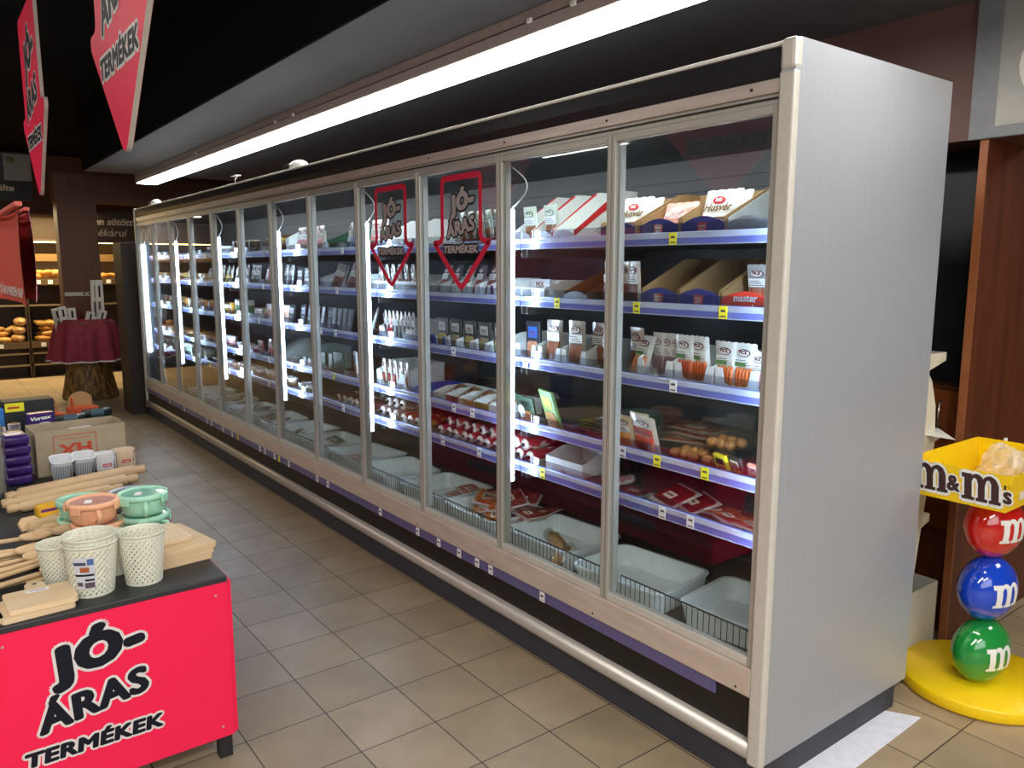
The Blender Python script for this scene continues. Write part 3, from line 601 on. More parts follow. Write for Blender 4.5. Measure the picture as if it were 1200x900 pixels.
# --- third door
put('crate', 'white and green tray with red edge', 1.60, 0, w=.34, d=.24, h=.035, cut=False, col='#cfd6c6', acc='#b8473c', txt='')
for i in range(5): put('saus', 'green and white salami pack leaning right', 1.74-.065*i, 0, x=.16, dz=.004, rz=-.3, w=.085, h=.15, film='#d5dccb', saus='#9c6146', oval='#4a7a3d', tilt=.4)
for i, c in enumerate(('#8f9696', '#5d6468', '#9aa3a0', '#6b5c60', '#857a78', '#6f5a62')):
    if i < 6: put('crate', 'white carton tray', 1.94-.095*i, 1, w=.088, d=.2, h=.06, acc=('#6b3f72' if i == 5 else None), txt=''); put('saus', 'grey and pink leaning pack in tray', 1.94-.095*i, 1, x=.155, dz=.004, rz=-.15, w=.075, h=.145, film=c, saus='#8a4a44')
for i in range(5):
    put('crate', 'pale carton tray', 1.93-.115*i, 2, w=.10, d=.2, h=.055, txt='', acc=('#2d5cc4' if i == 0 else None)); put('card', 'dark pack with glossy window', 1.93-.115*i, 2, x=.155, dz=.004, w=.095, h=.14, col='#3a3834', win='#9a8a6a' if i % 2 else '#b5a45a', acc='#c7c8c4', tilt=.35)
for i, (c, n_) in enumerate((('#d8d5d0', 'white'), ('#c74331', 'red'), ('#dca938', 'yellow'), ('#b7a23a', 'mustard'), ('#e0dcd0', 'white'))):
    put('crate', n_+' fronted low display tray', 1.94-.12*i, 3, w=.11, d=.2, h=.045, cut=False, acc=c, txt=''); put('flat', 'sliced meat pack leaning in '+n_+' tray', 1.94-.12*i, 3, x=.15, dz=.012, tilt=.5, rz=-.2, w=.10, h=.13, col='#a54c3a', meat='#c9a06a', rim='#cfc6ba')
for i in range(9): put('roll', 'red and white salami roll', 1.965-.064*i, 4, x=.15+.01*(i % 2), r=.027, col=('#a8262d', '#7b1f2a')[i % 2], rz=R_.uniform(-.1, .1))
for i in range(7): put('roll', 'upper row red salami roll', 1.93-.07*i, 4, x=.18, dz=.048, r=.025, col=('#96242c', '#b9433c')[i % 2], rz=R_.uniform(-.3, .3))
# --- fourth door
put('box', 'tall white carton with slanted side', 2.43, 0, w=.24, d=.3, h=.16, hf=.05, col='#e3e6e6', front='#eceeee', badge=None); put('crate', 'low blue edged white box', 2.2, 0, w=.1, h=.05, acc='#4f62b8', txt='')
for i in range(2): put('crate', 'wide white carton tray', 2.47-.23*i, 1, w=.21, h=.065, cut=False, txt='')
for i in range(6): put('saus', 'white snack pack leaning right in wide tray', 2.53-.068*i, 1, x=.16, dz=.004, rz=-.3, w=.07, h=.145, film='#dcd6d0', saus='#a6786a', tilt=.4)
put('crate', 'wide white carton with red and white label', 2.36, 2, w=.34, h=.07, txt='')
for i in range(8): put('saus', 'striped black and white stick pack', 2.5-.042*i, 2, x=.16, dz=.004, rz=-.35, w=.045, h=.15, film='#e6e6e4', saus='#35302e', tilt=.35)
put('card', 'white pack with red print in front', 2.44, 2, x=.14, dz=.004, w=.07, h=.13, col='#ece8e4', win='#c23a3a', acc='#d8443c', tilt=.15); put('crate', 'small bright blue box', 2.09, 2, w=.1, d=.15, h=.03, cut=False, col='#2f5fc9', txt='')
put('crate', 'white carton tray with cut out front', 2.42, 3, w=.3, h=.095, txt=''); put('crate', 'low bright blue carton', 2.13, 3, w=.16, h=.035, cut=False, col='#2f5fc9', txt='')
for i in range(5): put('saus', 'red and yellow sausage pack in white tray', 2.53-.06*i, 3, x=.16, dz=.004, rz=-.3, w=.08, h=.15, film='#d9cfc0', saus='#a5422c', tilt=.35)
for i in range(3): put('roll', 'pale speckled salami roll', 2.56-.075*i, 4, x=.15, r=.032, col='#8e6f6a', band='#c9bcb4'); put('roll', 'upper pale speckled salami roll', 2.52-.075*i, 4, x=.17, dz=.06, r=.03, col='#8e6f6a', band='#c9bcb4')
for i in range(3): put('roll', 'yellow and red salami roll', 2.31-.07*i, 4, x=.14, r=.030, col='#c23a2c', band='#e3c04a')
# --- fifth door
put('box', 'dark green triangular display box', 2.98, 0, w=.2, d=.24, h=.14, hf=.05, col='#23553f', front='#1f4a38', badge=None, txt='')
for i in range(4): put('saus', 'white and blue fringed pack', 2.9-.055*i, 0, x=.15, dz=.0, rz=-.3, w=.085, h=.16, film='#e3e6e8', saus='#7e8fa8', tilt=.2)
for i in range(3): put('saus', 'white and pink fringed pack', 2.68+.05*i, 0, x=.24, w=.09, h=.17, film='#efe6e3', saus='#c58a84', tilt=.2)
for i in range(4): put('saus', 'clear pack leaning crosswise', 3.14-.1*i, 1, x=.16, rz=.5*(-1)**i, w=.085, h=.16, film='#bcc3c6', saus='#8b5e52', roll=.25*(-1)**i)
put('crate', 'white tray with cream packs', 2.72, 1, w=.16, h=.06, txt=''); put('tub', 'cream tub with brown band', 2.73, 1, x=.2, dz=.004, h=.09, acc='#8a6a4a')
for i in range(4): put('card', 'black pack in a pale tray', 3.15-.07*i, 2, x=.15, w=.06, h=.14, col='#2a2a2e', win='#5d6064', acc='#3a3d44', tilt=.2)
put('flat', 'green salad topped meat pack', 2.83, 2, x=.15, tilt=.45, w=.16, h=.14, col='#6a8a35', meat='#b0573a', rim='#8f9a70'); put('flat', 'brown and red meat pack', 2.72, 2, x=.15, tilt=.4, w=.12, h=.13, col='#9a5a38', meat='#5a2d20', rim='#9a8a70'); put('saus', 'white pack leaning against the door joint', 2.66, 2, x=.14, rz=-.5, w=.08, h=.17, film='#e6e6e4', saus='#b0b4b8')
put('card', 'dark green flat pack', 3.08, 3, x=.15, w=.13, h=.14, col='#1f4a30', win='#2c5a3a', acc='#244f36', tilt=.4)
for i in range(3): put('card', 'white and orange upright pack', 2.88-.09*i, 3, x=.16, rz=-.3, w=.085, h=.16, col='#e3e2dc', win='#c07a4a', acc='#7aa8b0', tilt=.35)
for i in range(4): put('flat', 'flat red pack lying in front', 2.95-.09*i, 3, x=.13, dz=.001, rz=.2*(i-1), w=.1, h=.07, col='#a5302c', meat='#7d2020', rim='#b59a94')
for i in range(6): put('roll', 'short dark red salami roll', 3.12-.08*i, 4, x=.15, r=.03, L=.14, col='#6d2a28', rz=R_.uniform(-.5, .5))
# --- sixth to twelfth doors
def row(door, lv, specs):
    ya = Y0+P*door+.05; n = sum(s[2] for s in specs); pitch = (P-.08)/n; j = 0
    for kind, desc, cnt, kw in specs:
        for i in range(cnt):
            put(kind, desc, ya+pitch*(n-j-.5), lv, x=.14+R_.uniform(0, .02), rz=R_.uniform(-.2, .1), **kw); j += 1
row(5, 0, [('saus', 'pink and white slanted pack', 4, dict(w=.09, h=.16, film='#e8dcd8', saus='#b97a78', tilt=.2)), ('box', 'small dark green box', 1, dict(w=.1, d=.2, h=.12, hf=.06, col='#1f4d3a', front='#1f4d3a', badge=None))])
row(5, 1, [('card', 'dark pack in blue and white tray', 3, dict(w=.09, h=.13, col='#2d2f3a', win='#7a6a6a', acc='#c7cbd6', tilt=.2)), ('crate', 'small blue and white carton', 2, dict(w=.1, h=.07, acc='#cfd6e8', txt=''))])
row(5, 2, [('card', 'black upright pack in pale tray', 5, dict(w=.07, h=.14, col='#33363c', win='#71767c', acc='#aab4bc', tilt=.15))])
row(5, 3, [('box', 'pale grey green open box', 3, dict(w=.11, d=.22, h=.14, hf=.06, col='#b5c2bd', front='#c4cfc9', badge=None)), ('card', 'deep green pack', 2, dict(w=.09, h=.12, col='#1d5a3c', win='#2f6a4a', acc='#285f44', tilt=.3))])
row(5, 4, [('tub', 'white tub with grey lid', 2, dict(r=.05, h=.06)), ('flat', 'low clear pack', 2, dict(w=.11, h=.1, col='#8a6a60', rim='#aeb4b6'))])
row(6, 0, [('box', 'brown carton beside gold jars', 1, dict(w=.12, d=.2, h=.14, hf=.10, col='#5a3a2a', front='#4d3226', badge=None)), ('tub', 'gold lidded jar', 2, dict(r=.045, h=.1, col='#8a6a35', lid='#cfae52', acc='#5a4526')), ('crate', 'plain white carton', 1, dict(w=.12, h=.1, cut=False, txt=''))])
row(6, 1, [('bag', 'orange bag', 2, dict(w=.11, h=.15, col='#c5662e', logo='#e9c05a', ink='#e9c05a', tilt=.15, txt='')), ('saus', 'silver and black striped pack', 4, dict(w=.08, h=.15, film='#d8dcde', saus='#4a4a4c', tilt=.15))])
row(6, 2, [('bag', 'peach coloured bag', 1, dict(w=.11, h=.12, col='#e0a878', logo='#c97a4a', ink='#8a5a3a', tilt=.15, txt='')), ('tub', 'tall white pot with peach band', 4, dict(r=.035, h=.12, acc='#d9b09a')), ('card', 'dark grey pack', 1, dict(w=.08, h=.13, col='#3f4246', win='#6a6e70', acc='#c9cccf', tilt=.15))])
row(6, 3, [('saus', 'red and white pack', 2, dict(w=.1, h=.13, film='#d8c8c4', saus='#b8303a', tilt=.3)), ('box', 'grey slanted box', 3, dict(w=.1, d=.2, h=.15, hf=.06, col='#82857f', front='#8e918b', badge=None))])
row(6, 4, [('tub', 'white cone lidded tub', 3, dict(r=.04, h=.08, acc='#c9a890')), ('tub', 'brown and white cup', 2, dict(r=.035, h=.07, col='#d9cfc0', acc='#8a6a52'))])
row(7, 0, [('tub', 'glass jar with dark contents', 4, dict(r=.04, h=.10, col='#4a4238', lid='#b0a690', acc='#3a3228'))])
row(7, 1, [('saus', 'white and silver hanging pack', 5, dict(w=.085, h=.15, film='#e3e6e4', saus='#8d8a84', tilt=.15))])
row(7, 2, [('tub', 'tall green and white bottle like pot', 3, dict(r=.035, h=.13, acc='#5f8a5a')), ('block', 'pale wrapped cheese block', 2, dict(h=.08, col='#ece0c4'))])
row(7, 3, [('tub', 'small white cup with red band', 4, dict(r=.035, h=.06, acc='#b8424a')), ('card', 'red card pack', 1, dict(w=.09, h=.11, col='#9a2d35', win='#c9a09a', acc='#e0d0cc', tilt=.3))])
row(7, 4, [('tub', 'brown yoghurt cup', 3, dict(r=.04, h=.07, col='#a58c78', acc='#6a4a3a')), ('tub', 'white yoghurt cup', 2, dict(r=.04, h=.07, acc='#9aa0b8'))])
row(8, 0, [('tub', 'silver topped white tub', 3, dict(r=.05, h=.07, lid='#c9cdd2', acc='#dfe2e4'))])
row(8, 1, [('saus', 'white and yellow striped pack', 5, dict(w=.08, h=.15, film='#ece8d2', saus='#d0b04a', tilt=.12))])
row(8, 2, [('block', 'golden cheese block', 2, dict(h=.09, col='#e6a93f')), ('tub', 'white tub with yellow band', 2, dict(r=.05, h=.08, acc='#e3b95a')), ('block', 'upper golden cheese block', 1, dict(h=.1, col='#e0a03a'))])
row(8, 3, [('block', 'orange cheese slab', 2, dict(h=.05, col='#d9883a')), ('tub', 'pink and white cup', 4, dict(r=.032, h=.09, acc='#d9a3a0'))])
row(8, 4, [('tub', 'wide white and violet tub', 3, dict(r=.055, h=.06, acc='#a58ab5')), ('block', 'pink wrapped block', 1, dict(h=.06, col='#cf9a84'))])
for dr in (9, 10, 11):
    row(dr, 0, [('flat', 'pale blue flat pack', 2, dict(w=.14, h=.14, col='#a9c2d4', meat='#8fa8bd', rim='#cfe0ea', tilt=.35))])
    row(dr, 1, [('block', 'yellow cheese wedge', 4, dict(h=.08, col='#e8b65a')), ('saus', 'white cheese pack', 1, dict(w=.08, h=.13, film='#eceae2', saus='#e2c98a'))])
    row(dr, 2, [('tub', 'white tub with cream band', 2, dict(r=.055, h=.10, acc='#ead9b8')), ('block', 'orange cheese block', 2, dict(h=.10, col='#e59c38'))])
    row(dr, 3, [('block', 'amber cheese slab', 4, dict(h=.06, col='#d08a3c'))])
    row(dr, 4, [('tub', 'pale green lidded tub', 3, dict(r=.055, h=.11, col='#c9d6cc', acc='#a9bfae'))])
# --- labels of the goods: what, which from the left, which shelf, which door
ORD = ['first', 'second', 'third', 'fourth', 'fifth', 'sixth', 'seventh', 'eighth', 'ninth']
def door_of(y): return max(0, min(11, int((y-Y0)/P)))
GRP = {}
for rec in PLACED: GRP.setdefault((rec[1], rec[3], door_of(rec[2])), []).append(rec)
LV6 = ['top shelf', 'second shelf', 'third shelf', 'fourth shelf', 'lowest shelf', 'deck']
for (desc, lv, dr), recs in GRP.items():
    recs.sort(key=lambda r: (-round(r[2], 3), r[4]))
    where = '%s, %s door' % (LV6[lv], DOORW[dr])
    for i, r in enumerate(recs):
        r[0]['label'] = ('%s, %s' % (desc, where)) if len(recs) == 1 else ('%s, %s from left, %s' % (desc, ORD[i], where))
        if len(recs) > 1: r[0]['group'] = '%s row on the %s behind the %s door' % (desc, LV6[lv], DOORW[dr])

# ------------------------------------------------------------------ trays and goods on the deck
def new_like(o, loc, rz=0, label=None):
    c = dup(o); c.location = loc; c.rotation_euler = (0, 0, rz); c['label'] = label; return c
def tray_root(label, loc, rz, L=.42, D=.33, H=.085):
    t = root('storage_tray', label, 'tray', loc, rz, 'white trays on the refrigerator deck'); q = MB()
    r0 = rrect(D*.88, L*.9, .03, 5); r1 = rrect(D*.97, L*.97, .04, 5); r2 = rrect(D, L, .045, 5); r3 = rrect(D*.93, L*.93, .035, 5); r4 = rrect(D*.86, L*.88, .03, 5)
    rings = [(r0, 0), (r1, H-.008), (r2, H-.006), (r2, H), (r3, H), (r4, .006)]; n = len(r0); vs = [(p[0], p[1], z) for r, z in rings for p in r]
    fs = [(j*n+i, j*n+(i+1) % n, (j+1)*n+(i+1) % n, (j+1)*n+i) for j in range(len(rings)-1) for i in range(n)]+[tuple(range(n-1, -1, -1)), tuple(5*n+i for i in range(n))]
    q.add(vs, fs, 'traypl'); q.build('tray_body', t)
    return t
tl = [(.30, .245, .12, 'empty white tray nearest the refrigerator end on the deck', 1), (.235, .71, .10, 'long empty white tray behind the nearest door', 1),
      (.26, 1.19, .06, 'white tray holding wrapped baguettes behind the second door', 1), (.25, 1.66, .0, 'white tray heaped with red packs behind the third door', 1), (.26, 2.10, .05, 'second white tray with red packs, behind the third and fourth doors', 1),
      (.25, 2.56, -.1, 'empty white tray behind the fourth door', 1), (.27, 3.0, .08, 'white tray with small pale packs behind the fifth door', 1), (.26, 3.45, .0, 'white tray under the sixth door with clear packs', 1),
      (.27, 3.93, .1, 'white tray behind the seventh door with a wrapped loaf', 1), (.26, 4.42, -.05, 'white tray of loose packs behind the eighth door', 1), (.26, 4.93, .05, 'white tray of loose packs behind the ninth door', 1), (.26, 5.5, 0, 'white tray of loose packs behind the tenth door', 1),
      (.26, 6.1, 0, 'white tray below the eleventh door', 1)]
for x, y, r, l, _ in tl: tray_root(l, (x+.02, y, .333), r)
def sandwich(label, loc, rz, grp=None):
    t = root('wrapped_baguette', label, 'sandwich', loc, rz, grp); q = MB()
    q.tube([(-.085, 0, .026), (-.07, 0, .028), (-.03, .002, .03), (.03, 0, .03), (.07, 0, .028), (.085, 0, .026)], .028, mat('bread_crust', '#c59a58', .6, hex2='#a87436', scale=25), 12, None, [.012, .024, .028, .028, .024, .012]); q.build('bread', t)
    q = MB(); q.box(-.075, .06, -.022, -.012, .035, .056, C('#e9e3d2', .6), RX(.2), .004); q.box(-.03, .02, -.026, -.016, .03, .05, mat('tomato_slice', '#b5402c', .4), RX(.2), .003); q.build('filling', t)
    q = MB(); q.tube([(-.11, 0, .028), (-.09, 0, .03), (0, 0, .031), (.09, 0, .03), (.11, 0, .028)], .033, 'film', 12, None, [.008, .028, .032, .028, .008]); lab(q.build('film', t), 'clear cling film')
    return t
sandwich('cling wrapped filled baguette in the white tray behind the second door', (.27, 1.215, .342), 1.2)
sandwich('second small wrapped baguette half hidden beside the door joint', (.175, 1.06, .342), .5)
sandwich('lone wrapped loaf standing in a white tray behind the seventh door', (.22, 3.93, .342), .9)
hp = []
def heap(desc, cx, cy, n, w, h, col, meat, z0, sp=(.12, .22), where=''):
    key = ('heap', desc)
    for i in range(n):
        if key not in CACHE:
            mbs = {}; k_flat(mbs, w=w, h=h, col=col, meat=meat, t=.014, rim='#cdbdb4')
            o = bpy.data.objects.new('meat_pack', None); COL.objects.link(o); o.empty_display_size = .03
            for nm, mb in mbs.items(): reg(o, mb.build(nm, o))
            CACHE[key] = o
        else: o = dup(CACHE[key])
        o.location = (cx+R_.uniform(-sp[0], sp[0]), cy+R_.uniform(-sp[1], sp[1]), z0+.011*i); o.rotation_euler = (R_.uniform(-.3, .3), R_.uniform(-.3, .3), -PI/2+R_.uniform(-.9, .9))
        o['label'] = desc+' '+where; o['category'] = 'pack'; o['group'] = desc+'s '+where
heap('bright red and orange meat pack', .22, 1.67, 9, .16, .12, '#b3382a', '#e0902f', .36, (.07, .12), 'heaped in the tray behind the third door')
heap('dark red meat pack', .30, 1.52, 7, .15, .12, '#8f2a2c', '#b5564a', .40, (.10, .12), 'heaped beside the second upright light')
heap('pink meat pack', .24, 2.07, 5, .15, .12, '#a84038', '#c98a6a', .36, (.07, .10), 'lying in the tray behind the fourth door')
heap('pale flat meat pack', .22, 3.0, 3, .13, .10, '#b58a7a', '#d9c0b0', .35, (.05, .08), 'in the tray behind the fifth door')
heap('clear flat pack', .22, 3.45, 4, .13, .10, '#9aa09c', '#6f7a72', .35, (.06, .1), 'in the tray behind the sixth door')
heap('clear crinkled pack', .22, 4.45, 6, .14, .11, '#8d8c86', '#c5c8c6', .35, (.06, .14), 'in the tray behind the eighth door')
heap('grey crinkled pack', .22, 5.0, 6, .14, .11, '#77756f', '#a8aaa6', .35, (.06, .16), 'in the tray behind the ninth door')
heap('brown crinkled pack', .22, 5.6, 6, .14, .11, '#8a6a3a', '#a58a5a', .35, (.06, .2), 'in the tray behind the tenth door')

# ------------------------------------------------------------------ small things on and above the refrigerator
for y, l in ((3.45, 'white and black cooling sensor dome halfway along the refrigerator top'), (6.95, 'far white and black sensor dome on the refrigerator top')):
    t = root('sensor_dome', l, 'sensor', (.10, y, 2.0885)); q = MB(); q.box(-.05, .05, -.13, .13, 0, .02, 'blackpl', bev=.004); q.build('base', t)
    q = MB(); q.ell(.05, .13, .055, 'whitepl', T(0, -.01, .02), fn=lambda p: Vector((p.x, p.y, max(0, p.z)))); q.build('cover', t)
    q = MB(); q.box(-.052, -.03, .02, .10, .02, .05, 'blackpl', bev=.006); q.build('lens', t)
t = root('hook_hanger', 'small white plate with wire rod standing on the refrigerator top', 'hanger', (.08, 4.55, 2.0885)); q = MB(); q.tube([(0, 0, 0), (0, 0, .05), (.005, -.02, .075)], .003, 'whitepl', 6); q.build('rod', t)
q = MB(); q.box(-.02, .02, -.07, .04, .075, .08, 'whitepl', bev=.002); q.build('plate', t)

# ------------------------------------------------------------------ hanging arrow signs
def arrow_sign(label, y, ztip, x=-1.30):
    t = root('hanging_arrow_sign', label, 'sign', (x, y, ztip)); P_ = rounded(arrow_poly(.76, .85, .57, .40), .05)
    F = frame((-.007, 0, 0), (0, -1, 0), (0, 0, 1)); q = MB(); q.prism(P_, -.014, 0, 'edgegrey', F); q.build('board', t)
    q = MB(); q.prism(shrink(P_, .001), 0, .0006, 'red', F); q.prism(shrink(P_, .001), 0, .0006, 'red', frame((.007, 0, 0), (0, 1, 0), (0, 0, 1))); lab(q.build('printed_face', t), 'crimson red face')
    q = MB(); jo_aras(q, F @ T(0, .459, .001), .53); jo_aras(q, frame((.0081, 0, 0), (0, 1, 0), (0, 0, 1)) @ T(0, .459, 0), .53); lab(q.build('lettering', t), 'dark lettering with pale outline')
    for dy in (-.2, .2):
        q = MB(); q.tube([(0, dy, .85), (0, dy, 3.1-ztip)], .0015, 'wire', 5); q.build('wire', t)
arrow_sign('larger red arrow sign hanging down over the display table, cut by the top edge', 1.24, 1.83)
arrow_sign('smaller far red arrow sign hanging near the left edge', 3.10, 1.84)
# red fabric banners
def banner(label, y0, y1, x, z0, z1, m, bow, text=None):
    q = MB(); n = 12; vs = []; fs = []
    for j in range(n+1):
        v = j/n
        for i in range(n+1):
            u = i/n; e = bow*math.sin(PI*v); y = y0+(y1-y0)*u; y = y-(e if u > .5 else 0)*(2*u-1)
            zt = z1-.0*u; vs.append((x+.03*math.sin(PI*u)+.0*v, y, z0+(zt-z0)*v))
    K = len(vs); vs += [(a+.003, b, c) for a, b, c in vs]
    for j in range(n):
        for i in range(n): a = j*(n+1)+i; fs += [(a, a+n+1, a+n+2, a+1), (K+a, K+a+1, K+a+n+2, K+a+n+1)]
    q.add(vs, fs, m, None, True); return q
t = root('fabric_banner', 'pale red hanging banner with white lettering along its bottom at the left edge', 'banner', (-1.50, 2.55, 1.38))
q = banner('', .60, -.50, 0, 0, .36, mat('pale_red_fabric', '#c94a38', .7), -.07); q.build('cloth', t)
q = MB(); q.box(-.012, .012, -.52, .62, .355, .372, mat('pale_red_hem', '#e0705f', .6), None, .004); q.build('top_hem', t)
q = MB(); F = frame((-.004, -.05, 0), (0, -1, 0), (0, 0, 1)); fit_text(q, 'JÓ ÁRAS MINDEN NAP', F, -.5, .02, .92, .05, 0, 'whitepl', 'whitepl', 0, .0008, 0, .002); lab(q.build('lettering', t), 'white capital lettering')
for k in range(2):
    t = root('fabric_banner', ['deep red banner hanging just behind the pale red one', 'farther deep red banner edge behind the pale red one'][k], 'banner', (-1.44+.045*k, 2.42+.25*k, 1.385), 0)
    ye = -.04 if k == 0 else .16; q = banner('', .6, ye, 0, 0, .36, mat('deep_red_fabric', '#b3101c', .6), .10); q.build('cloth', t); q = MB(); q.box(-.01, .01, ye, .6, .355, .37, mat('pale_red_hem', '#e0705f', .6), None, .004); q.build('top_hem', t)
t = root('wire_loop', 'thin pale cable loop under the black ceiling at the top left corner', 'cable', (-1.9, 3.3, 2.55))
q = MB(); q.tube([(0, .1*math.cos(a*PI/9), .1*math.sin(a*PI/9)) for a in range(19)], .004, C('#8a8a86'), 6, RZ(1.5)); q.tube([(0, 0, .1), (0, 0, .55)], .003, C('#8a8a86'), 6); q.build('cable', t)

# ------------------------------------------------------------------ campaign table with its housewares
TX0, TX1, TY0, TY1, TZ = -2.3, -1.135, 1.10, 3.75, .60
tb = root('display_table', 'black topped display table with red campaign panels in the lower left corner', 'table', (0, 0, 0))
q = MB(); q.box(TX0, TX1, TY0, TY1, TZ-.035, TZ, mat('black_table_top', '#24262a', .5, var=.2, scale=8), bev=.004); q.build('table_top', tb)
for x in (TX0+.06, TX1-.045):
    for y in (TY0+.02, TY1-.06): q = MB(); q.box(x-.0, x+.04, y, y+.04, 0, TZ-.035, mat('black_leg', '#1e1f22', .5), bev=.003); q.build('leg', tb)
def panel(o, r, w, h, logos, name='red_panel'):
    F = frame(o, r, (0, 0, 1)); q = MB(); q.prism([(0, 0), (w, 0), (w, h), (0, h)], -.012, 0, 'red', F); p = lab(q.build(name, tb), 'crimson red campaign panel')
    q = MB()
    for lx, ly, lw in logos: jo_aras(q, F @ T(lx, ly, .0008), lw)
    lab(q.build('lettering', p), 'dark lettering with pale outline'); q = MB()
    for a in (.03, .5, .97):
        for b in (.035, h-.035): q.lathe([(.004, 0), (.003, .0015)], 8, 'edgegrey', F @ T(w*a, b, 0))
    q.build('screws', p)
panel((-2.29, TY0-.003, .085), (1, 0, 0), 1.152, .497, [(.778, .255, .37)])
panel((TX1+.012, TY0+.01, .085), (0, 1, 0), 1.30, .497, [(.55, .235, .42)]); panel((TX1+.012, TY0+1.33, .085), (0, 1, 0), 1.30, .497, [(.6, .235, .42)])
Z = TZ+.0008
BIN = mat('sage_green_plastic', '#d9d9c6', .45, var=.04)
def woven(label, loc, r0, r1, h, sy=1, sticker=False, handles=False, rz=0, name='woven_bin'):
    t = root(name, label, 'basket', loc, rz); q = MB(); n, m = 96, 34; vs = []; fs = []
    for j in range(m+1):
        v = j/m; r = r0+(r1-r0)*v
        for i in range(n): a = 2*PI*i/n; k = r*(1+.006*(-1)**(i//2+j//2)); vs.append((k*math.cos(a), sy*k*math.sin(a), h*v))
    for j in range(m):
        for i in range(n):
            hole = 1 < j < m-2 and (j % 2 == 0) and ((i+(j//2) % 2*2) % 4 == 1)
            if not hole: fs.append((j*n+i, j*n+(i+1) % n, (j+1)*n+(i+1) % n, (j+1)*n+i))
    q.add(vs, fs, BIN, None, False); q.lathe([(.001, .002), (r0*.99, .002)], n, BIN, SCL(1, sy, 1), caps=False); q.build('woven_wall', t)
    q = MB(); q.lathe([(r1*.985, h-.002), (r1*1.03, h-.003), (r1*1.035, h+.003), (r1*.985, h+.003), (r1*.985, h-.002)], 48, BIN, SCL(1, sy, 1), caps=False); q.build('rim', t)
    if sticker:
        q = MB()
        def cyl(u, z): a = -PI/2-.45+u; r = (r0+(r1-r0)*z/h)*1.03; return (r*math.cos(a), r*math.sin(a), z)
        for (u0, u1, z0, z1, c) in ((-.42, .42, h*.2, h*.82, C('#c9cbd4')), (-.38, .1, h*.68, h*.74, C('#3a4668')), (.15, .38, h*.68, h*.8, C('#4a66a0')), (-.15, .2, h*.54, h*.64, C('#a5562e')), (-.38, .38, h*.46, h*.5, 'black'), (-.0, .38, h*.36, h*.4, 'black'), (-.35, -.1, h*.26, h*.34, 'ink'), (-.02, .38, h*.22, h*.33, 'ink')):
            k = 0 if c is q else (.0 if (z1-z0) > .05 else .0012); vv = []; ff = []
            for i in range(7):
                for z in (z0, z1): x_, y_, z_ = cyl(u0+(u1-u0)*i/6, z); s_ = 1+k/r1; vv.append((x_*s_, y_*s_, z_))
            for i in range(6): ff.append((2*i, 2*i+2, 2*i+3, 2*i+1))
            q.add(vv, ff, c)
        lab(q.build('sticker', t), 'printed sticker')
    return t
woven('woven pale green plastic bin with a printed sticker, nested pair, lower one', (-1.478, 1.215, Z), .055, .071, .15, sticker=True)
t = woven('inner pale green bin standing up inside the bin with the sticker', (-1.478, 1.218, Z+.017), .053, .0705, .152)
woven('plain woven pale green plastic bin right of the nested pair', (-1.343, 1.212, Z), .050, .064, .152)
woven('smaller pale green woven bin half hidden behind the nested pair', (-1.54, 1.36, Z), .045, .06, .115)
woven('low pale green woven bin between and behind the two front bins', (-1.405, 1.345, Z), .05, .062, .115)
# cutting boards
def board(label, loc, rz, w=.20, h=.145, t_=.014, handle=True, sticker=False, grp=None, m='beechpale'):
    t = root('cutting_board', label, 'cutting board', loc, rz, grp); q = MB(); P_ = rrect(w, h, .012, 4)
    q.prism(P_, 0, t_, m); 
    if handle: q.prism(rrect(.05, .06, .018, 5, 0, h/2+.018), 0.0002, t_-.0002, m); q.lathe([(.006, 0), (.006, .0006)], 12, 'ink', T(0, h/2+.032, t_))
    q.build('wooden_board', t)
    if sticker: q = MB(); q.box(-.028, .028, .035, .055, t_, t_+.0006, 'tagw'); q.box(-.018, .02, .042, .047, t_+.0006, t_+.001, C('#8a6aa8')); q.build('sticker', t)
board('lower small cutting board at the front left table edge', (-1.628, 1.185, Z), .08, w=.175, h=.14)
board('upper small cutting board with white sticker at the front left table edge', (-1.612, 1.195, Z+.0148), .04, w=.165, h=.14, sticker=True)
board('pale cutting board end at the left picture edge', (-1.80, 1.19, Z), .1, w=.18, h=.15)
for i in range(3): board(['bottom', 'second', 'third'][i]+' board of the cutting board stack by the table corner', (-1.232+.004*i, 1.40, Z+.0165*i), .10+.04*i, w=.19, h=.27, t_=.016, handle=False, m='beech')
board('topmost pale board with handle and silver sticker on the corner stack', (-1.255, 1.43, Z+.0500), .12, w=.165, h=.19, t_=.012, sticker=True)
